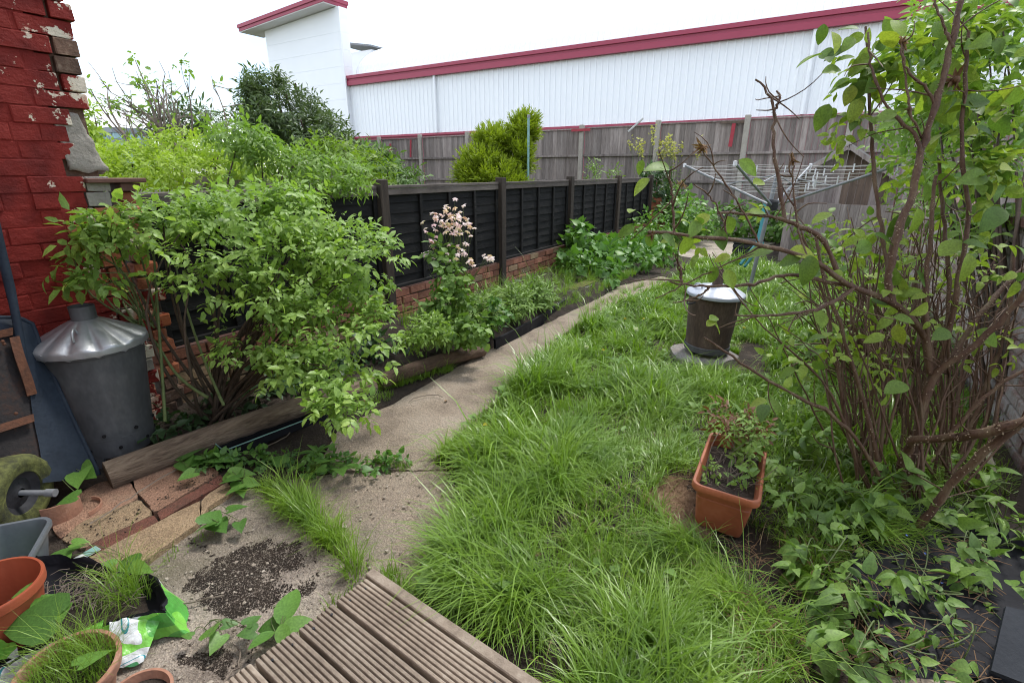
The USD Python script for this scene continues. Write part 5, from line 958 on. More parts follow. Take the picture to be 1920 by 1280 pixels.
for a, b, lab in ((1112, 318, 'soft green plant top showing over the black fence at a concrete post'), (1150, 330, 'small green tuft showing over the black fence')):
    c = Yp(a, b, 11.0); mound('neighbour_plant', lab, 'plant', (c[0], 11, .2), [Blob(c, (.18, .18, .24)), Blob(c - [0, 0, .35], (.2, .2, .3))], 160, .07, .35, 'weed_leaf', 475 + int(a), per=3)

# ------------------------------------------------------------------ next garden
def shrub(name, lab, cat_, base, blobs, n, L, asp, mat, seed, **kw): return mound(name, lab, cat_, base, blobs, n, L, asp, mat, seed, stems=9, smat='stem_brown', r0=.012, **kw)
GB = [PB(250, 305, 4.6, 80, 34, .5), PB(340, 282, 5.0, 70, 26, .5), PB(420, 285, 4.8, 60, 32, .5), PB(330, 320, 4.4, 130, 30, .5), PB(470, 310, 4.8, 70, 34, .5), PB(330, 252, 5.2, 30, 12, .3)]
shrub('golden_shrub', 'yellow green leafy shrub beyond the red wall and the black fence', 'shrub', np.array([-4.6, 2.0, 0]), GB, 3600, .038, .42, 'gold_leaf', 501, gap=.3, per=5)
shrub('golden_shrub', 'yellow leaved shrub cut off by the broken end of the red wall', 'shrub', np.array([-5.8, 1.9, 0]), [PB(160, 235, 5.0, 24, 42, .3), PB(160, 315, 4.8, 46, 40, .4)], 700, .055, .42, 'gold_leaf', 511, gap=.2, per=5)
shrub('elder_bush', 'fresh green bush leaning over the black fence above the big bush', 'bush', np.array([-3.75, 2.3, 0]), [PB(455, 258, 3.5, 58, 26, .25), PB(550, 310, 3.6, 75, 32, .3), PB(630, 325, 3.8, 62, 26, .3), PB(430, 345, 3.4, 60, 34, .25), PB(560, 355, 3.4, 80, 32, .25), PB(395, 240, 3.6, 14, 26, .15), PB(655, 350, 3.6, 36, 18, .2), PB(490, 290, 3.6, 50, 26, .2)], 1500, .038, .40, 'climber_leaf', 521, gap=.35, per=5)
shrub('golden_shrub', 'small yellow green shrub peeping over the black fence left of the conifer', 'shrub', np.array([-5.0, 5.2, 0]), [PB(690, 320, 6.0, 55, 36, .4), PB(640, 300, 6.2, 50, 34, .4), PB(600, 290, 6.2, 50, 34, .4)], 900, .055, .42, 'gold_leaf', 531, gap=.25, per=5)
shrub('dark_shrub', 'dark green low shrub behind the black fence at the grey fence foot', 'shrub', np.array([-7.5, 8.5, 0]), [PB(745, 335, 9.0, 50, 28, .5), PB(700, 300, 9.5, 45, 26, .5)], 700, .09, .35, 'weed_leaf', 541, gap=.2, per=5)
tr_ = plant('evergreen_tree', 'dark green bushy evergreen in front of the white tower', 'tree', np.array([-15.5, 12.0, 0])); TB = [PB(505, 180, 14, 45, 45, .9), PB(480, 165, 14, 20, 24, .5), PB(545, 160, 14, 10, 22, .4), PB(555, 220, 14, 60, 50, 1.0), PB(600, 250, 13.5, 55, 36, 1.0), PB(500, 235, 14, 55, 40, 1), PB(620, 275, 13, 50, 25, .8), PB(475, 200, 14, 22, 40, .6), PB(520, 155, 14, 10, 16, .3)]
leafm('laurel_leaf', [(0.05, (0.045, 0.075, 0.028)), (0.5, (0.10, 0.15, 0.048)), (1.0, (0.20, 0.26, 0.085))], trans=0.25, rough=0.4, pscale=0.8)
put_leaves(tr_, foliage(TB, 5200, .115, .34, 5, 551, gap=.34, gscale=1.6, up=.5, shape='chip'), 'laurel_leaf'); obj('trunk', cat(stems_to((-15.5, 12.0, 0), TB, 26, .12, .02, 552)), 'stem_brown', tr_)
# half bare tree with few leaves
bt_ = plant('bare_tree', 'half bare shrub with thin twigs and a few leaf tufts against the sky', 'tree', np.array([-6.6, 2.6, 0])); r = np.random.default_rng(561); tw, tips = [], []
b0_ = U(330, 300, 7.0)
for k in range(26):
    e = U(275 + r.normal(10, 55), 165 + abs(r.normal(0, 45)) - 15, 7.0 + r.normal(0, .4)); s_ = b0_ + np.array([r.normal(0, .25), r.normal(0, .2), -.1]); m_ = (s_ + e) / 2 + r.normal(0, .12, 3); c = spline([s_, m_, e], 10); tw.append(tube(c, np.linspace(.022, .005, 10), 5)); tips.append(e)
    for q in range(5):
        i = r.integers(4, 10); e2_ = c[i] + nrm(nrm(e - s_) + r.normal(0, .5, 3)) * r.uniform(.15, .4); tw.append(tube([c[i], (c[i] + e2_) / 2 + r.normal(0, .02, 3), e2_], [.007, .005, .003], 4))
        if r.random() < .35: tips.append(e2_)
for px_0, px_1 in (((300, 260), (253, 112)), ((310, 260), (270, 150)), ((330, 270), (240, 200))): c = spline([U(*px_0, 7), (U(*px_0, 7) + U(*px_1, 7)) / 2 + [.05, 0, .05], U(*px_1, 7)], 10); tw.append(tube(c, np.linspace(.02, .006, 10), 5)); tips += [c[-1], c[-2], c[-4], c[-5]]
obj('trunk', [tube([(b0_[0], b0_[1], 0), b0_], [.07, .05], 8)] + tw, 'twig', bt_); tips = np.array(tips)[r.random(len(tips)) < .62]
put_leaves(bt_, foliage([Blob(p, (.09, .09, .09)) for p in tips], 150, .060, .6, 3, 565, gap=0), 'climber_leaf')
shrub('grey_green_shrub', 'dull green twiggy shrub below the half bare tree', 'shrub', np.array([-7.0, 3.6, 0]), [PB(340, 225, 7.5, 55, 30, .5), PB(395, 230, 7.5, 22, 24, .3), PB(300, 240, 7.6, 25, 18, .3)], 500, .09, .25, 'dark_leaf', 571, gap=.35, per=5)
# golden conifer
cf = plant('golden_conifer', 'golden yellow feathery conifer behind the black fence', 'conifer', np.array([-6.4, 10.0, 0])); r = np.random.default_rng(581)
CBb = [PB(925, 272, 11.5, 26, 22, .4), PB(900, 308, 11.3, 34, 18, .45), PB(965, 300, 11.5, 32, 26, .4), PB(978, 252, 11.6, 20, 22, .35), PB(920, 335, 11.2, 54, 22, .5), PB(940, 370, 11.2, 54, 30, .5), PB(885, 335, 11.2, 24, 16, .35), PB(990, 238, 11.6, 12, 14, .2)]
P, O = in_blobs(CBb, 2600, .3, 582, .10, 3.0); sets = []
ax_ = nrm(O * .8 + np.array([0, 0, .55]) + r.normal(0, .22, P.shape))
for k in range(9):
    t = k / 8; sd = nrm(np.cross(ax_, [.2, .1, .9]) * (1 if k % 2 else -1) + ax_ * .9 + r.normal(0, .25, P.shape)); L_ = .17 * (1 - .5 * t)
    sets.append(leaves(P + ax_ * (t * .26), sd if k < 8 else ax_, nrm(np.array([0, 0, 1]) + r.normal(0, .5, P.shape)), L_, L_ * .30, 'chip', .3, .15))
put_leaves(cf, sets, 'conifer_leaf'); obj('trunk', cat(stems_to((-6.4, 10.0, 0), CBb, 18, .06, .01, 583)), 'stem_brown', cf)

# ------------------------------------------------------------------ rose at the right
rb = G(1690, 965, 0); rose = plant('rose_bush', 'tall old thorny rose bush with bare canes in the right foreground', 'rose bush', rb); r = np.random.default_rng(601)
CANES = [
    ([(1685, 965, 2.13), (1712, 840, 2.10), (1750, 705, 2.05), (1832, 645, 1.95), (1945, 515, 1.8)], .015, .009),
    ([(1690, 960, 2.14), (1748, 700, 2.08), (1670, 565, 2.0), (1596, 537, 1.95), (1515, 484, 1.9), (1434, 462, 1.86), (1362, 448, 1.82), (1217, 436, 1.76)], .016, .0045),
    ([(1672, 568, 2.0), (1668, 500, 1.98), (1683, 430, 1.95), (1712, 361, 1.92), (1729, 279, 1.9), (1755, 197, 1.87), (1788, 66, 1.84), (1815, -60, 1.8)], .013, .008),
    ([(1568, 505, 1.93), (1536, 445, 1.92), (1478, 416, 1.9), (1391, 401, 1.88), (1345, 401, 1.86)], .009, .004),
    ([(1470, 414, 1.9), (1463, 352, 1.9), (1449, 266, 1.9), (1452, 208, 1.9), (1432, 164, 1.9), (1417, 150, 1.9)], .007, .0035),
    ([(1452, 208, 1.9), (1462, 185, 1.9), (1455, 172, 1.92)], .0045, .003),
    ([(1672, 568, 2.02), (1660, 470, 2.05), (1640, 345, 2.05), (1634, 262, 2.05), (1630, 190, 2.05), (1622, 50, 2.05)], .008, .004),
    ([(1729, 300, 1.9), (1712, 250, 1.9), (1672, 212, 1.92), (1640, 150, 1.93), (1627, 60, 1.95)], .007, .003),
    ([(1755, 720, 2.1), (1790, 560, 2.0), (1814, 410, 1.95), (1804, 295, 1.92), (1807, 190, 1.9), (1817, 60, 1.9)], .009, .005),
    ([(1600, 540, 1.95), (1565, 565, 1.93), (1502, 585, 1.9), (1433, 592, 1.88), (1379, 589, 1.86)], .007, .003),
    ([(1600, 537, 1.96), (1530, 524, 1.95), (1477, 514, 1.93), (1400, 535, 1.9), (1330, 537, 1.88), (1258, 527, 1.86)], .0075, .003),
    ([(1278, 530, 1.87), (1272, 500, 1.87), (1262, 472, 1.87)], .004, .002),
    ([(1330, 537, 1.88), (1310, 555, 1.9), (1262, 567, 1.9)], .004, .002),
    ([(1660, 930, 2.1), (1610, 830, 2.0), (1554, 775, 1.95), (1474, 732, 1.9), (1392, 682, 1.86), (1321, 632, 1.82)], .008, .0035),
    ([(1690, 880, 2.1), (1710, 828, 2.0), (1758, 822, 1.9), (1831, 815, 1.75), (1960, 778, 1.6)], .016, .013),
    ([(1690, 1015, 2.0), (1740, 965, 1.92), (1782, 908, 1.85), (1885, 815, 1.7), (1990, 740, 1.6)], .014, .010),
    ([(1660, 930, 2.12), (1632, 800, 2.1), (1600, 690, 2.08), (1572, 600, 2.05), (1545, 520, 2.05), (1530, 440, 2.05)], .009, .005),
    ([(1640, 940, 2.2), (1590, 800, 2.2), (1570, 690, 2.2), (1545, 560, 2.2), (1500, 430, 2.2)], .008, .004),
    ([(1770, 700, 2.1), (1830, 600, 2.1), (1880, 540, 2.1), (1960, 470, 2.1)], .010, .006),
    ([(1755, 850, 2.1), (1830, 760, 2.0), (1890, 710, 1.95), (1960, 680, 1.9)], .007, .005),
    ([(1800, 850, 2.15), (1850, 720, 2.1), (1890, 600, 2.1), (1900, 480, 2.1)], .008, .005),
    ([(1745, 700, 2.06), (1735, 560, 2.0), (1745, 430, 1.98), (1755, 330, 1.96)], .011, .006),
    ([(1770, 690, 2.1), (1780, 560, 2.1), (1770, 430, 2.1), (1760, 300, 2.1)], .009, .005),
    ([(1755, 200, 1.87), (1735, 165, 1.87), (1700, 130, 1.87), (1690, 80, 1.87)], .005, .003),
    ([(1734, 265, 1.9), (1710, 220, 1.88), (1700, 160, 1.88), (1692, 85, 1.88)], .004, .003),
    ([(1788, 90, 1.84), (1770, 50, 1.84), (1745, -10, 1.84)], .005, .003),
    ([(1640, 660, 2.1), (1600, 600, 2.1), (1620, 520, 2.1)], .005, .003),
    ([(1515, 484, 1.9), (1500, 440, 1.9), (1487, 310, 1.9)], .004, .0025), ([(1425, 462, 1.86), (1395, 400, 1.86), (1330, 300, 1.86), (1318, 280, 1.86)], .0032, .0022),
    ([(1362, 448, 1.82), (1340, 380, 1.82), (1300, 345, 1.82)], .003, .002), ([(1262, 438, 1.78), (1262, 390, 1.78), (1255, 320, 1.78)], .004, .003), ([(1434, 462, 1.86), (1330, 510, 1.9), (1230, 560, 1.95)], .003, .002)]
def bumpy(pts, r0, r1, k):
    c = spline(np.array([U(*q) for q in pts]), k); rad = np.linspace(r0, r1, k) * (1 + .10 * r.normal(0, 1, k)); c = c + r.normal(0, .0022, c.shape) * (np.arange(k) > 0)[:, None]; return c, rad
thorn = []; nodes = []
for pts, r0, r1 in CANES:
    k = 8 + 3 * len(pts); c, rad = bumpy(pts, r0 * 1.18, r1 * 1.12, k); obj('cane', tube(c, rad, 8), 'rose_cane', rose, smooth=True); nodes.append(c)
    for q in range(int(len(c) * (5 if r0 > .008 else 2))):
        i = r.integers(0, k - 1); t = r.random(); p = c[i] * (1 - t) + c[i + 1] * t; o = nrm(np.cross(nrm(c[i + 1] - c[i]), r.normal(size=3))); w = rad[i] * r.uniform(.10, .22) + .0006
        thorn.append((np.array([p + o * (rad[i] + r.uniform(.002, .006)), p + o * rad[i] * .9 + np.array([0, 0, w]), p + o * rad[i] * .9 + np.cross(o, [0, 0, 1]) * w, p + o * rad[i] * .9 - np.cross(o, [0, 0, 1]) * w, p + o * rad[i] * .9 - np.array([0, 0, w])]), np.array([[0, 1, 2], [0, 2, 4], [0, 4, 3], [0, 3, 1]])))
obj('thorns', cat(thorn), 'rose_thorn', rose, kind='stuff')
tw = []
for k in range(105):      # the thicket of thin shoots round the base
    a, b = 1600 + r.random() * 220, 900 + r.normal(0, 40); d0 = 2.05 + r.random() * .75; tx = a + r.normal(0, 105) + (a - 1700) * .35
    c, rad = bumpy([(a, b, d0), ((2 * a + tx) / 3 + r.normal(0, 18), b - r.uniform(100, 190), d0 + r.normal(0, .05)), ((a + 2 * tx) / 3 + r.normal(0, 26), b - 290, d0 + r.normal(0, .09)), (tx + r.normal(0, 30), b - r.uniform(330, 470), d0 + r.normal(0, .12))], r.uniform(.0026, .0085), .0018, 16); tw.append(tube(c, rad, 5)); nodes.append(c[4:])
for k in range(330):
    c0_ = nodes[r.integers(len(nodes))]; i = r.integers(1, len(c0_)); p = c0_[i]; e = p + nrm(r.normal(size=3) + [0, 0, .6]) * r.uniform(.05, .24); tw.append(tube(spline([p, (p + e) / 2 + r.normal(0, .012, 3), e], 6), np.linspace(.0032, .0015, 6), 4))
obj('thin_shoots', cat(tw), 'rose_cane', rose, smooth=True, kind='stuff')
LV = []
def leaf_at(px, py, d, ln, ang, nx=None, asp=.62):
    """one leaf: base at a pixel's ray at depth d, pointing along ang (degrees, 0 = right, 90 = up in the view)"""
    p = U(px, py, d); a = math.radians(ang); rt, upv, fw = np.array([CY, SY, 0]), camdir(0, 1) - camdir(0, 0), camdir(0, 0)
    D = rt * math.cos(a) + upv * math.sin(a) + fw * r.normal(0, .25); N = -fw * r.uniform(.5, 1.0) + np.array([0, 0, r.uniform(.3, .9)]) + r.normal(0, .2, 3)
    L = ln * .86 * d / FPX; LV.append(leaves(p[None], D[None], N[None], L, L * asp, 'big', .30, r.uniform(.1, .5)))
for q in [(1218, 335, 1.78, 46, 215), (1255, 318, 1.78, 60, 175), (1255, 316, 1.78, 38, 160), (1385, 300, 1.86, 52, 320), (1412, 345, 1.86, 40, 20), (1290, 440, 1.8, 52, 270), (1310, 415, 1.8, 46, 235), (1345, 430, 1.82, 48, 285), (1362, 405, 1.85, 46, 300), (1330, 402, 1.85, 45, 215), (1480, 470, 1.9, 55, 350), (1450, 470, 1.88, 60, 180), (1520, 478, 1.88, 64, 260), (1505, 480, 1.88, 50, 200), (1405, 400, 1.88, 44, 10), (1190, 425, 1.76, 40, 205), (1215, 437, 1.76, 34, 290), (1240, 440, 1.76, 40, 330), (1180, 400, 1.76, 30, 60), (1205, 300, 1.78, 30, 250), (1345, 500, 1.88, 40, 250), (1360, 505, 1.88, 46, 290), (1330, 600, 1.82, 34, 20), (1336, 605, 1.82, 34, 330), (1325, 612, 1.82, 30, 45), (1370, 480, 1.88, 35, 190), (1600, 470, 1.95, 52, 20), (1640, 440, 1.95, 58, 340), (1560, 400, 1.95, 48, 200), (1555, 195, 2.0, 56, 245), (1590, 90, 2.0, 46, 190), (1560, 60, 2.0, 50, 280), (1545, 45, 2.0, 40, 265), (1600, 70, 2.0, 42, 230), (1620, 65, 2.0, 40, 200), (1610, 55, 2.0, 44, 150), (1575, 130, 2.0, 46, 190), (1590, 150, 2.0, 36, 215), (1600, 160, 2.0, 44, 250), (1610, 185, 2.0, 52, 255), (1625, 150, 2.0, 50, 235), (1640, 100, 1.98, 60, 215), (1760, 40, 1.9, 60, 265), (1800, 80, 1.9, 64, 10), (1810, 70, 1.9, 58, 350), (1830, 60, 1.9, 60, 20), (1790, 110, 1.9, 66, 255), (1770, 150, 1.9, 60, 235), (1680, 210, 1.9, 44, 200), (1690, 70, 1.9, 52, 100), (1655, 230, 2.0, 40, 25), (1800, 195, 1.9, 62, 5), (1830, 240, 1.9, 64, 340), (1760, 480, 1.92, 58, 45), (1805, 455, 1.9, 50, 350), (1815, 475, 1.9, 60, 270), (1740, 570, 1.95, 46, 215), (1660, 630, 1.95, 40, 190), (1700, 720, 1.95, 60, 195), (1780, 620, 1.95, 50, 200), (1830, 620, 1.95, 60, 330), (1840, 300, 1.85, 66, 15), (1850, 330, 1.85, 66, 190), (1880, 390, 1.8, 70, 220), (1900, 320, 1.8, 60, 180), (1700, 400, 1.95, 56, 240), (1720, 390, 1.95, 60, 280)]: leaf_at(*q)
RB = [PB(1600, 130, 2.05, 55, 100, .12), PB(1590, 250, 2.1, 40, 60, .1), PB(1690, 110, 2.0, 70, 110, .15), PB(1800, 130, 2.0, 90, 130, .18), PB(1830, 330, 2.0, 80, 90, .18), PB(1880, 220, 1.9, 60, 140, .15), PB(1700, 330, 2.1, 60, 60, .15)]
LV += foliage(RB, 95, .070, .62, 3, 611, shape='big', fold=.3, curl=.35, shell=.7, gap=.1, up=.6, lvar=.25)
LV += foliage([PB(1620, 470, 2.1, 60, 60, .15), PB(1560, 640, 2.0, 70, 70, .15), PB(1470, 720, 1.95, 70, 40, .12), PB(1300, 450, 1.85, 90, 35, .10), PB(1420, 400, 1.95, 60, 30, .1), PB(1700, 560, 2.05, 80, 70, .15), PB(1850, 480, 2.0, 50, 60, .15)], 60, .050, .6, 3, 621, shape='big', fold=.3, curl=.4, shell=.7, gap=.05)
LV += foliage(RB + [PB(1650, 430, 2.15, 90, 90, .2), PB(1560, 520, 2.1, 70, 60, .2), PB(1780, 520, 2.15, 110, 90, .2), PB(1850, 640, 2.1, 70, 70, .2), PB(1620, 680, 2.2, 90, 90, .2)], 330, .034, .56, 3, 622, shape='big', fold=.3, curl=.45, shell=.6, gap=.25, lvar=.4)
put_leaves(rose, LV, 'rose_leaf', single=300, min_px=12)
hd = []
for a, b, d, s in ((1318, 277, 1.86, .020), (1487, 300, 1.9, .014), (1692, 78, 1.88, .020), (1792, 150, 1.86, .024), (1280, 345, 1.82, .010), (1705, 205, 1.95, .014), (1222, 440, 1.76, .010)):
    p = U(a, b, d); n = 16; D = unit(n, r) + [0, 0, -.2]; v, f = leaves(np.repeat(p[None], n, 0), D, unit(n, r), s * r.uniform(1.0, 2.4, n), s * .6, 'oval', .4, .5); q = xf(trimesh.creation.icosphere(1, s * .6), None, p); obj('dead_flower', cat([lmesh(v, f), q]), 'dead_flower' if 'dead_flower' in M else 'dead_leaf', rose)

# second bush behind the rose, climber on the wall, hedge top
cl = plant('wall_climber', 'lime green climbing shrub along the top of the whitewashed wall', 'climber', np.array([1.1, 4.0, 0]))
CL = [PB(1800, 60, 3.6, 90, 90, .5), PB(1880, 170, 3.2, 80, 110, .4), PB(1770, 190, 3.8, 80, 80, .4), PB(1740, 60, 4.0, 60, 80, .4), PB(1860, 330, 3.2, 90, 70, .4), PB(1770, 320, 3.9, 80, 60, .4), PB(1700, 250, 4.4, 50, 60, .4), PB(1900, 40, 3.2, 60, 70, .4), PB(1840, 430, 3.2, 70, 40, .3)]
put_leaves(cl, foliage(CL, 1700, .066, .52, 3, 631, shape='egg', gap=.22, lvar=.4, curl=.4), 'climber_leaf', single=220, min_px=11); obj('stem', cat(stems_to((1.05, 3.6, 0), CL, 24, .013, .004, 632)), 'stem_brown', cl, smooth=True)
sb2 = plant('straggly_shrub', 'straggly green shrub with thin brown stems behind the rose', 'shrub', G(1600, 700)); SB2 = [PB(1560, 440, 3.4, 70, 45, .3), PB(1620, 500, 3.0, 60, 60, .3), PB(1510, 560, 3.0, 60, 50, .3), PB(1580, 610, 2.7, 70, 50, .2), PB(1690, 470, 3.0, 70, 60, .25), PB(1500, 420, 3.6, 50, 30, .2), PB(1720, 390, 3.2, 60, 60, .3), PB(1480, 690, 2.5, 60, 50, .15)]
put_leaves(sb2, foliage(SB2, 330, .042, .58, 3, 641, shape='egg', gap=.3, curl=.4), 'rose_leaf', single=120); obj('stem', cat(stems_to(G(1640, 740), SB2, 46, .007, .003, 642)), 'rose_cane', sb2, smooth=True)
# broad leaved weeds at the lower right
for i, (L, n, lab, rr) in enumerate((([(1490, 900), (1480, 960), (1530, 920)], 70, 'broad leaved weed standing right of the trough', .10), ([(1500, 1010), (1545, 1080), (1590, 1010)], 80, 'leafy weed with chewed leaves left of the black sheet', .11), ([(1590, 1130), (1640, 1190), (1560, 1190)], 80, 'largest bright leaved weed in front of the black sheet', .11), ([(1700, 1120), (1760, 1180), (1680, 1060)], 40, 'sprawling leafy weed on the black sheet', .11), ([(1820, 1050), (1880, 990), (1860, 1110)], 90, 'leafy weed with small blue flowers by the whitewashed wall', .13), ([(1600, 950), (1680, 930), (1760, 960)], 90, 'low leafy growth at the foot of the rose', .09), ([(1700, 1250), (1640, 1250)], 26, 'sparse weed sprawling over the timber board at the bottom', .07), ([(1470, 830), (1530, 840), (1600, 860)], 60, 'thin leafy growth between the trough and the rose', .10), ([(1800, 900), (1850, 930)], 50, 'shaded leafy weed behind the thick slanting cane', .12))):
    r = np.random.default_rng(660 + i); B_ = [Blob(G(a, b, .10 + .04 * (k % 2)), (rr, rr, .09)) for k, (a, b) in enumerate(L)]; t = plant('alkanet_weed', lab, 'weed', G(*L[0], 0))
    put_leaves(t, foliage(B_, int(n * .62), .046, .60, 4, 661 + i, shape='egg', up=.9, gap=.25, gscale=9, lvar=.45, step=.55, curl=.45, fold=.35), 'weed_leaf', single=70, min_px=14)
    obj('stem', cat(sum([stems_to(G(a, b, 0), [B_[k]], 7, .0032, .0016, 670 + i * 7 + k, sag=.02) for k, (a, b) in enumerate(L)], [])), 'stem_green', t, smooth=True)
    if i in (3, 4, 5): 
        fl = [flower(G(L[0][0] + r.normal(0, 60), L[0][1] + r.normal(0, 40), r.uniform(.10, .18)), .0055, .8) for _ in range(3)]
        for x in fl: obj('flower', lmesh(*x), 'blue_petal', t)
r = np.random.default_rng(690); lit = []
for k in range(640):
    p = G(r.uniform(1380, 1880), r.uniform(1000, 1275), .05 if k % 2 else .085); a = r.random() * 6.28; l = r.uniform(.02, .09); dv = np.array([math.cos(a), math.sin(a), r.normal(0, .1)]); lit.append(tube([p, p + dv * l * .5 + [0, 0, .006], p + dv * l], .0012, 4))
obj('leaf_litter', cat(lit), 'dead_leaf', None, kind='stuff', label='dry stalks and litter on the bare earth below the weeds', cat_='litter')
# plants in the trough
tpn = plant('trough_plants', 'straggly red tipped and green plants growing in the terracotta trough', 'plant', qc + [0, 0, .15]); TPB = [Blob(qc + [-.05, .22, .30], (.10, .07, .09)), Blob(qc + [.04, .24, .26], (.10, .08, .08))]
put_leaves(tpn, foliage(TPB, 130, .028, .38, 3, 701, gap=.05), 'red_sprig'); put_leaves(tpn, foliage([Blob(qc + [.04, .14, .27], (.10, .10, .09)), Blob(qc + [.10, .05, .24], (.06, .08, .06)), Blob(qc + [-.04, -.08, .19], (.07, .06, .03)), Blob(qc + [.09, -.10, .20], (.04, .05, .04))], 120, .032, .42, 4, 702, gap=.05), 'weed_leaf', single=40)
r = np.random.default_rng(703); stm = []
for k in range(46):
    p = qc + np.array([r.uniform(-.09, .09), r.uniform(-.2, .22), .15]); e = p + np.array([r.normal(0, .05), r.normal(.02, .06), r.uniform(.02, .16)]); stm.append(tube(spline([p, (p + e) / 2 + r.normal(0, .012, 3), e], 6), .0014, 4))
for k in range(60):
    p = qc + np.array([r.uniform(-.09, .09), r.uniform(-.2, .15), .157]); a = r.random() * 6.28; dv = np.array([math.cos(a), math.sin(a), .15]) * r.uniform(.02, .07); stm.append(tube([p, p + dv], .0011, 4))
obj('dry_stem', cat(stm), 'twig', tpn, kind='stuff')

# ------------------------------------------------------------------ bindweed, dandelions and twigs in the foreground
def sprig(lab, L, mat='bind_leaf', z=.05, shape='heart', asp=.85, name='bindweed_sprig', seed=0):
    """L: (px, py, length in px, direction in degrees) of leaves lying low over the ground"""
    r = np.random.default_rng(seed); p0 = G(L[0][0], L[0][1], 0); t = plant(name, lab, 'weed', p0); st_ = []
    for a, b, ln, an in L:
        zz = z + r.uniform(-.01, .025); p = G(a, b, zz); rt, fw = np.array([CY, SY, 0]), np.array([-SY, CY, 0]); an = math.radians(an); D = rt * math.cos(an) + fw * math.sin(an) + np.array([0, 0, r.uniform(-.1, .3)]); d = depth_of(p)
        lg = ln * d / FPX * (1.0 + .35 * abs(math.sin(an))); v, f = leaves(p[None] - D[None] * lg * .5, D[None], np.array([[r.normal(0, .2), r.normal(-.15, .2), 1.0]]), lg, lg * asp, {'heart': 'lobe', 'oval': 'big'}[shape], .16, .22); obj('leaf', (v[0], f), mat, t, smooth=True)
        b_ = p0 + r.normal(0, .02, 3) * [1, 1, 0]; st_.append(tube(spline([b_, (b_ + p) / 2 + [0, 0, .02], p - D * lg * .5], 6), .0014, 4))
    obj('stem', cat(st_), 'stem_green', t)
sprig('bindweed with large heart leaves growing up beside the wheelbarrow', [(90, 858, 62, 200), (130, 872, 66, 20), (75, 845, 50, 120), (160, 885, 44, 330), (120, 855, 46, 60), (125, 935, 36, 200), (145, 895, 40, 300), (30, 840, 44, 170)], z=.12, seed=1)
sprig('low bindweed leaves in front of the orange pot', [(52, 1165, 105, 190), (95, 1122, 48, 40), (112, 1130, 40, 350), (70, 1130, 40, 160), (40, 1110, 34, 200), (115, 1150, 30, 300)], z=.15, seed=2)
sprig('bindweed leaves between the bag and the tan slabs', [(235, 1052, 44, 160), (262, 1068, 46, 350), (190, 1063, 36, 200), (218, 1085, 34, 260), (130, 1030, 40, 60), (118, 1045, 34, 100), (150, 1015, 26, 20)], z=.06, seed=3)
sprig('three leaved bindweed shoot at the corner of the tan slab', [(400, 965, 38, 90), (412, 985, 40, 320), (385, 985, 36, 210), (445, 950, 30, 30), (450, 985, 24, 300)], seed=4)
sprig('large leaved seedling at the deck edge on the yard slab', [(540, 1130, 62, 95), (510, 1170, 56, 190), (555, 1168, 56, 15), (490, 1195, 40, 230), (530, 1190, 40, 300)], shape='oval', asp=.55, z=.055, seed=5)
sprig('row of small leaves trailing over the yard slab left of the deck', [(400, 1175, 34, 90), (432, 1168, 26, 20), (405, 1205, 30, 270), (462, 1185, 32, 200), (475, 1160, 26, 60), (350, 1190, 22, 180)], seed=6)
sprig('rounded leaves at the end of the long log', [(330, 850, 40, 180), (360, 845, 36, 60), (345, 870, 34, 300), (375, 862, 40, 20), (420, 858, 40, 350), (395, 850, 36, 100), (350, 890, 26, 240)], seed=7)
sprig('three rounded leaves at the end of the bright red strip', [(442, 875, 40, 100), (455, 885, 42, 20), (430, 898, 34, 200), (452, 912, 40, 300), (470, 905, 34, 350), (440, 915, 30, 230)], seed=8, asp=.7)
sprig('small leaves in the crack between the two path slabs', [(560, 870, 26, 90), (600, 880, 22, 200), (640, 882, 24, 300), (520, 860, 30, 150), (690, 878, 20, 20), (580, 890, 22, 60), (610, 862, 28, 40), (660, 870, 24, 100)], seed=9)
sprig('pale wilted leaf in the terracotta pot with grass', [(178, 1228, 44, 60)], z=.13, seed=10)
def rosette(lab, px, py, n, L, seed, z=0.0):
    r = np.random.default_rng(seed); c = G(px, py, z); t = plant('dandelion_rosette', lab, 'dandelion', c)
    for k in range(n):
        a = k * 2.4 + r.normal(0, .3); D = np.array([math.cos(a), math.sin(a), r.uniform(.15, .9)]); v, f = leaves(c[None] + [0, 0, .005], D[None], np.array([[0, 0, 1.0]]), L * r.uniform(.7, 1.2), L * .24, 'oval', .3, .45); obj('leaf', (v[0], f), 'bind_leaf', t, smooth=True)
rosette('dandelion leaves beside the path, below the small leafy branch', 595, 850, 13, .095, 1); rosette('dandelion rosette left of the path crack', 520, 868, 11, .08, 2); rosette('smaller leaf rosette in the path crack', 700, 868, 9, .05, 3); rosette('leaf rosette in the lawn edge below the bin', 1160, 680, 12, .10, 4, .02); rosette('rosette beside the long black tray', 400, 868, 9, .08, 5)
def dand(lab, px, py, h, seed, clock=False):
    r = np.random.default_rng(seed); c = G(px, py, h); t = plant('dandelion', lab, 'dandelion', c - [0, 0, h]); obj('stalk', tube(spline([c - [r.normal(0, .02), r.normal(0, .02), h], c - [.004, 0, h * .4], c], 7), .0018, 5), 'stem_green', t)
    n = 70 if clock else 34; D = unit(n, r)
    if not clock: D[:, 2] = np.abs(D[:, 2]) * .5 + .25
    v, f = leaves(np.repeat(c[None], n, 0), D, unit(n, r), .021 if clock else .016, .004, 'chip', .2, 0); obj('seed_head' if clock else 'flower', lmesh(v, f), 'petal_white' if clock else 'yellow_petal', t)
leafm('petal_white', [(0.0, (0.60, 0.60, 0.58)), (1.0, (0.75, 0.75, 0.73))], trans=0.5, rough=0.8)
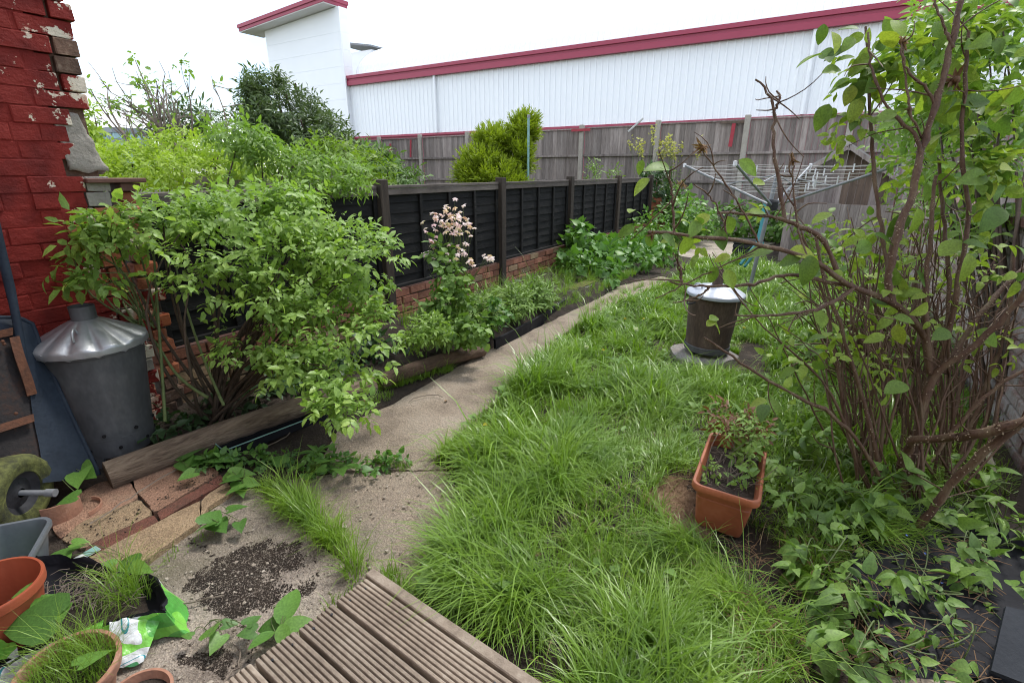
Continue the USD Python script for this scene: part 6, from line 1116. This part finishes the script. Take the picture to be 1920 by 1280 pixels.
for i, (a, b) in enumerate(((1100, 650), (1193, 617))): dand(['white dandelion clock in the lawn nearer the path', 'white dandelion clock in the lawn nearer the scorched bin'][i], a, b, .13, 20 + i, True)
for i, (a, b, lab) in enumerate(((910, 797, 'single yellow flower at the path edge above the tallest grass tuft'), (1131, 657, 'yellow dandelion below the path side dandelion clock'), (1172, 598, 'yellow dandelion left of the scorched bin, nearest the path'), (1207, 598, 'yellow dandelion left of the scorched bin'), (1252, 598, 'yellow dandelion close to the left side of the scorched bin'), (1395, 615, 'yellow dandelion right of the scorched bin'), (1215, 560, 'yellow dandelion beyond the scorched bin in the far lawn'))): dand(lab, a, b, .10, 40 + i)
for i, (L, lab) in enumerate(((((440, 850), (500, 838), (545, 812)), 'thin pale twig lying in front of the black tray'), (((290, 1140), (360, 1130), (420, 1118)), 'long thin stalk lying on the yard slab beside the bag'), (((830, 745), (800, 742), (770, 752)), 'small dark twig lying on the path by the bush'), (((420, 1280), (450, 1235), (440, 1210)), 'twig at the left edge of the deck'), (((170, 985), (250, 930), (330, 880)), 'long dry stalk lying across the tan slabs'))):
    t = plant('twig', lab, 'twig', G(*L[0])); obj('stick', tube(spline(np.array([G(*q, .034 if i == 4 else .012) for q in L]) + [0, 0, .004], 10) + np.random.default_rng(i).normal(0, .003, (10, 3)), .0028, 5), 'twig', t)

# broad leaves growing through the lawn
r = np.random.default_rng(801); P = scatter(LAWN.difference(BARE.buffer(.03)), 900, r); dd = depth_of(np.c_[P, 0 * P[:, 0]]); P = P[(r.random(len(P)) < np.clip((1.7 / dd) ** .8, 0, 1)) & (meshkit.fbm(np.c_[P * 2.2, 0 * P[:, 0]], 2, 31) > .5)]
n = len(P); sets = []
for k in range(5):
    a = r.random(n) * 6.28; D = np.c_[np.cos(a), np.sin(a), r.uniform(.2, .9, n)]; L_ = r.uniform(.022, .060, n); sets.append(leaves(np.c_[P, r.uniform(.03, .085, n)] + r.normal(0, .018, (n, 3)) * [1, 1, .4], D, np.c_[r.normal(0, .3, (n, 2)), np.ones(n)], L_, L_ * r.uniform(.35, .8, n), 'egg', .25, .35))
obj('lawn_weeds', lmesh(np.concatenate([q[0] for q in sets]), sets[0][1]), 'weed_leaf', None, smooth=True, kind='stuff', label='broad leaved weeds and clover growing through the lawn', cat_='weeds')

for i, (a, b, lab) in enumerate(((405, 868, 'spreading round leaved weeds between the log end and the grass strip'), (500, 862, 'low mixed weeds in front of the black tray'), (590, 872, 'low weeds in the soil at the start of the path crack'), (700, 872, 'pale green low weeds at the right end of the path crack'))):
    B_ = [Blob(G(a, b, .03), (.13 if i < 3 else .09, .06, .035)), Blob(G(a + 30, b - 8, .025), (.10, .05, .03))]; t = plant('path_weed', lab, 'weed', G(a, b))
    put_leaves(t, foliage(B_, 90 if i < 3 else 45, .026, .66, 3, 901 + i, shape='egg', up=1.2, gap=.1), 'bind_leaf', single=60, min_px=13)

# a wandering crack across the yard slab, filled with earth, and dead leaves on the lawn and path
r = np.random.default_rng(821); ck = spline(np.array([G(*q, .0) for q in [(330, 1000), (400, 1040), (395, 1120), (470, 1190), (455, 1280)]]), 60); ck[:, :2] += r.normal(0, .004, (60, 2))
obj('crack_soil', cat(crumbs(ck[r.integers(0, 60, 420), :2] + r.normal(0, .0035, (420, 2)), .0012, .0045, r, -.001)), 'soil', None, kind='stuff', label='dark crumbs of earth in a wandering crack across the yard slab', cat_='soil')
for i, (a, b, lab) in enumerate(((1003, 1042, 'single tan dead leaf lying in the near grass'), (1398, 1195, 'small orange dead leaf on the litter below the trough'), (835, 752, 'brown curled leaf on the path by the bush'), (690, 748, 'dark shrivelled leaf on the path under the low branch'))):
    p = G(a, b, .05 if i < 1 else .012); t = plant('dead_leaf', lab, 'leaf', p); q = r.random() * 6.28; v, f = leaves(p[None], np.array([[math.cos(q), math.sin(q), .1]]), np.array([[.1, -.3, 1.0]]), .036, .020, 'big', .35, .4); obj('blade', (v[0], f), 'dead_leaf', t, smooth=True)
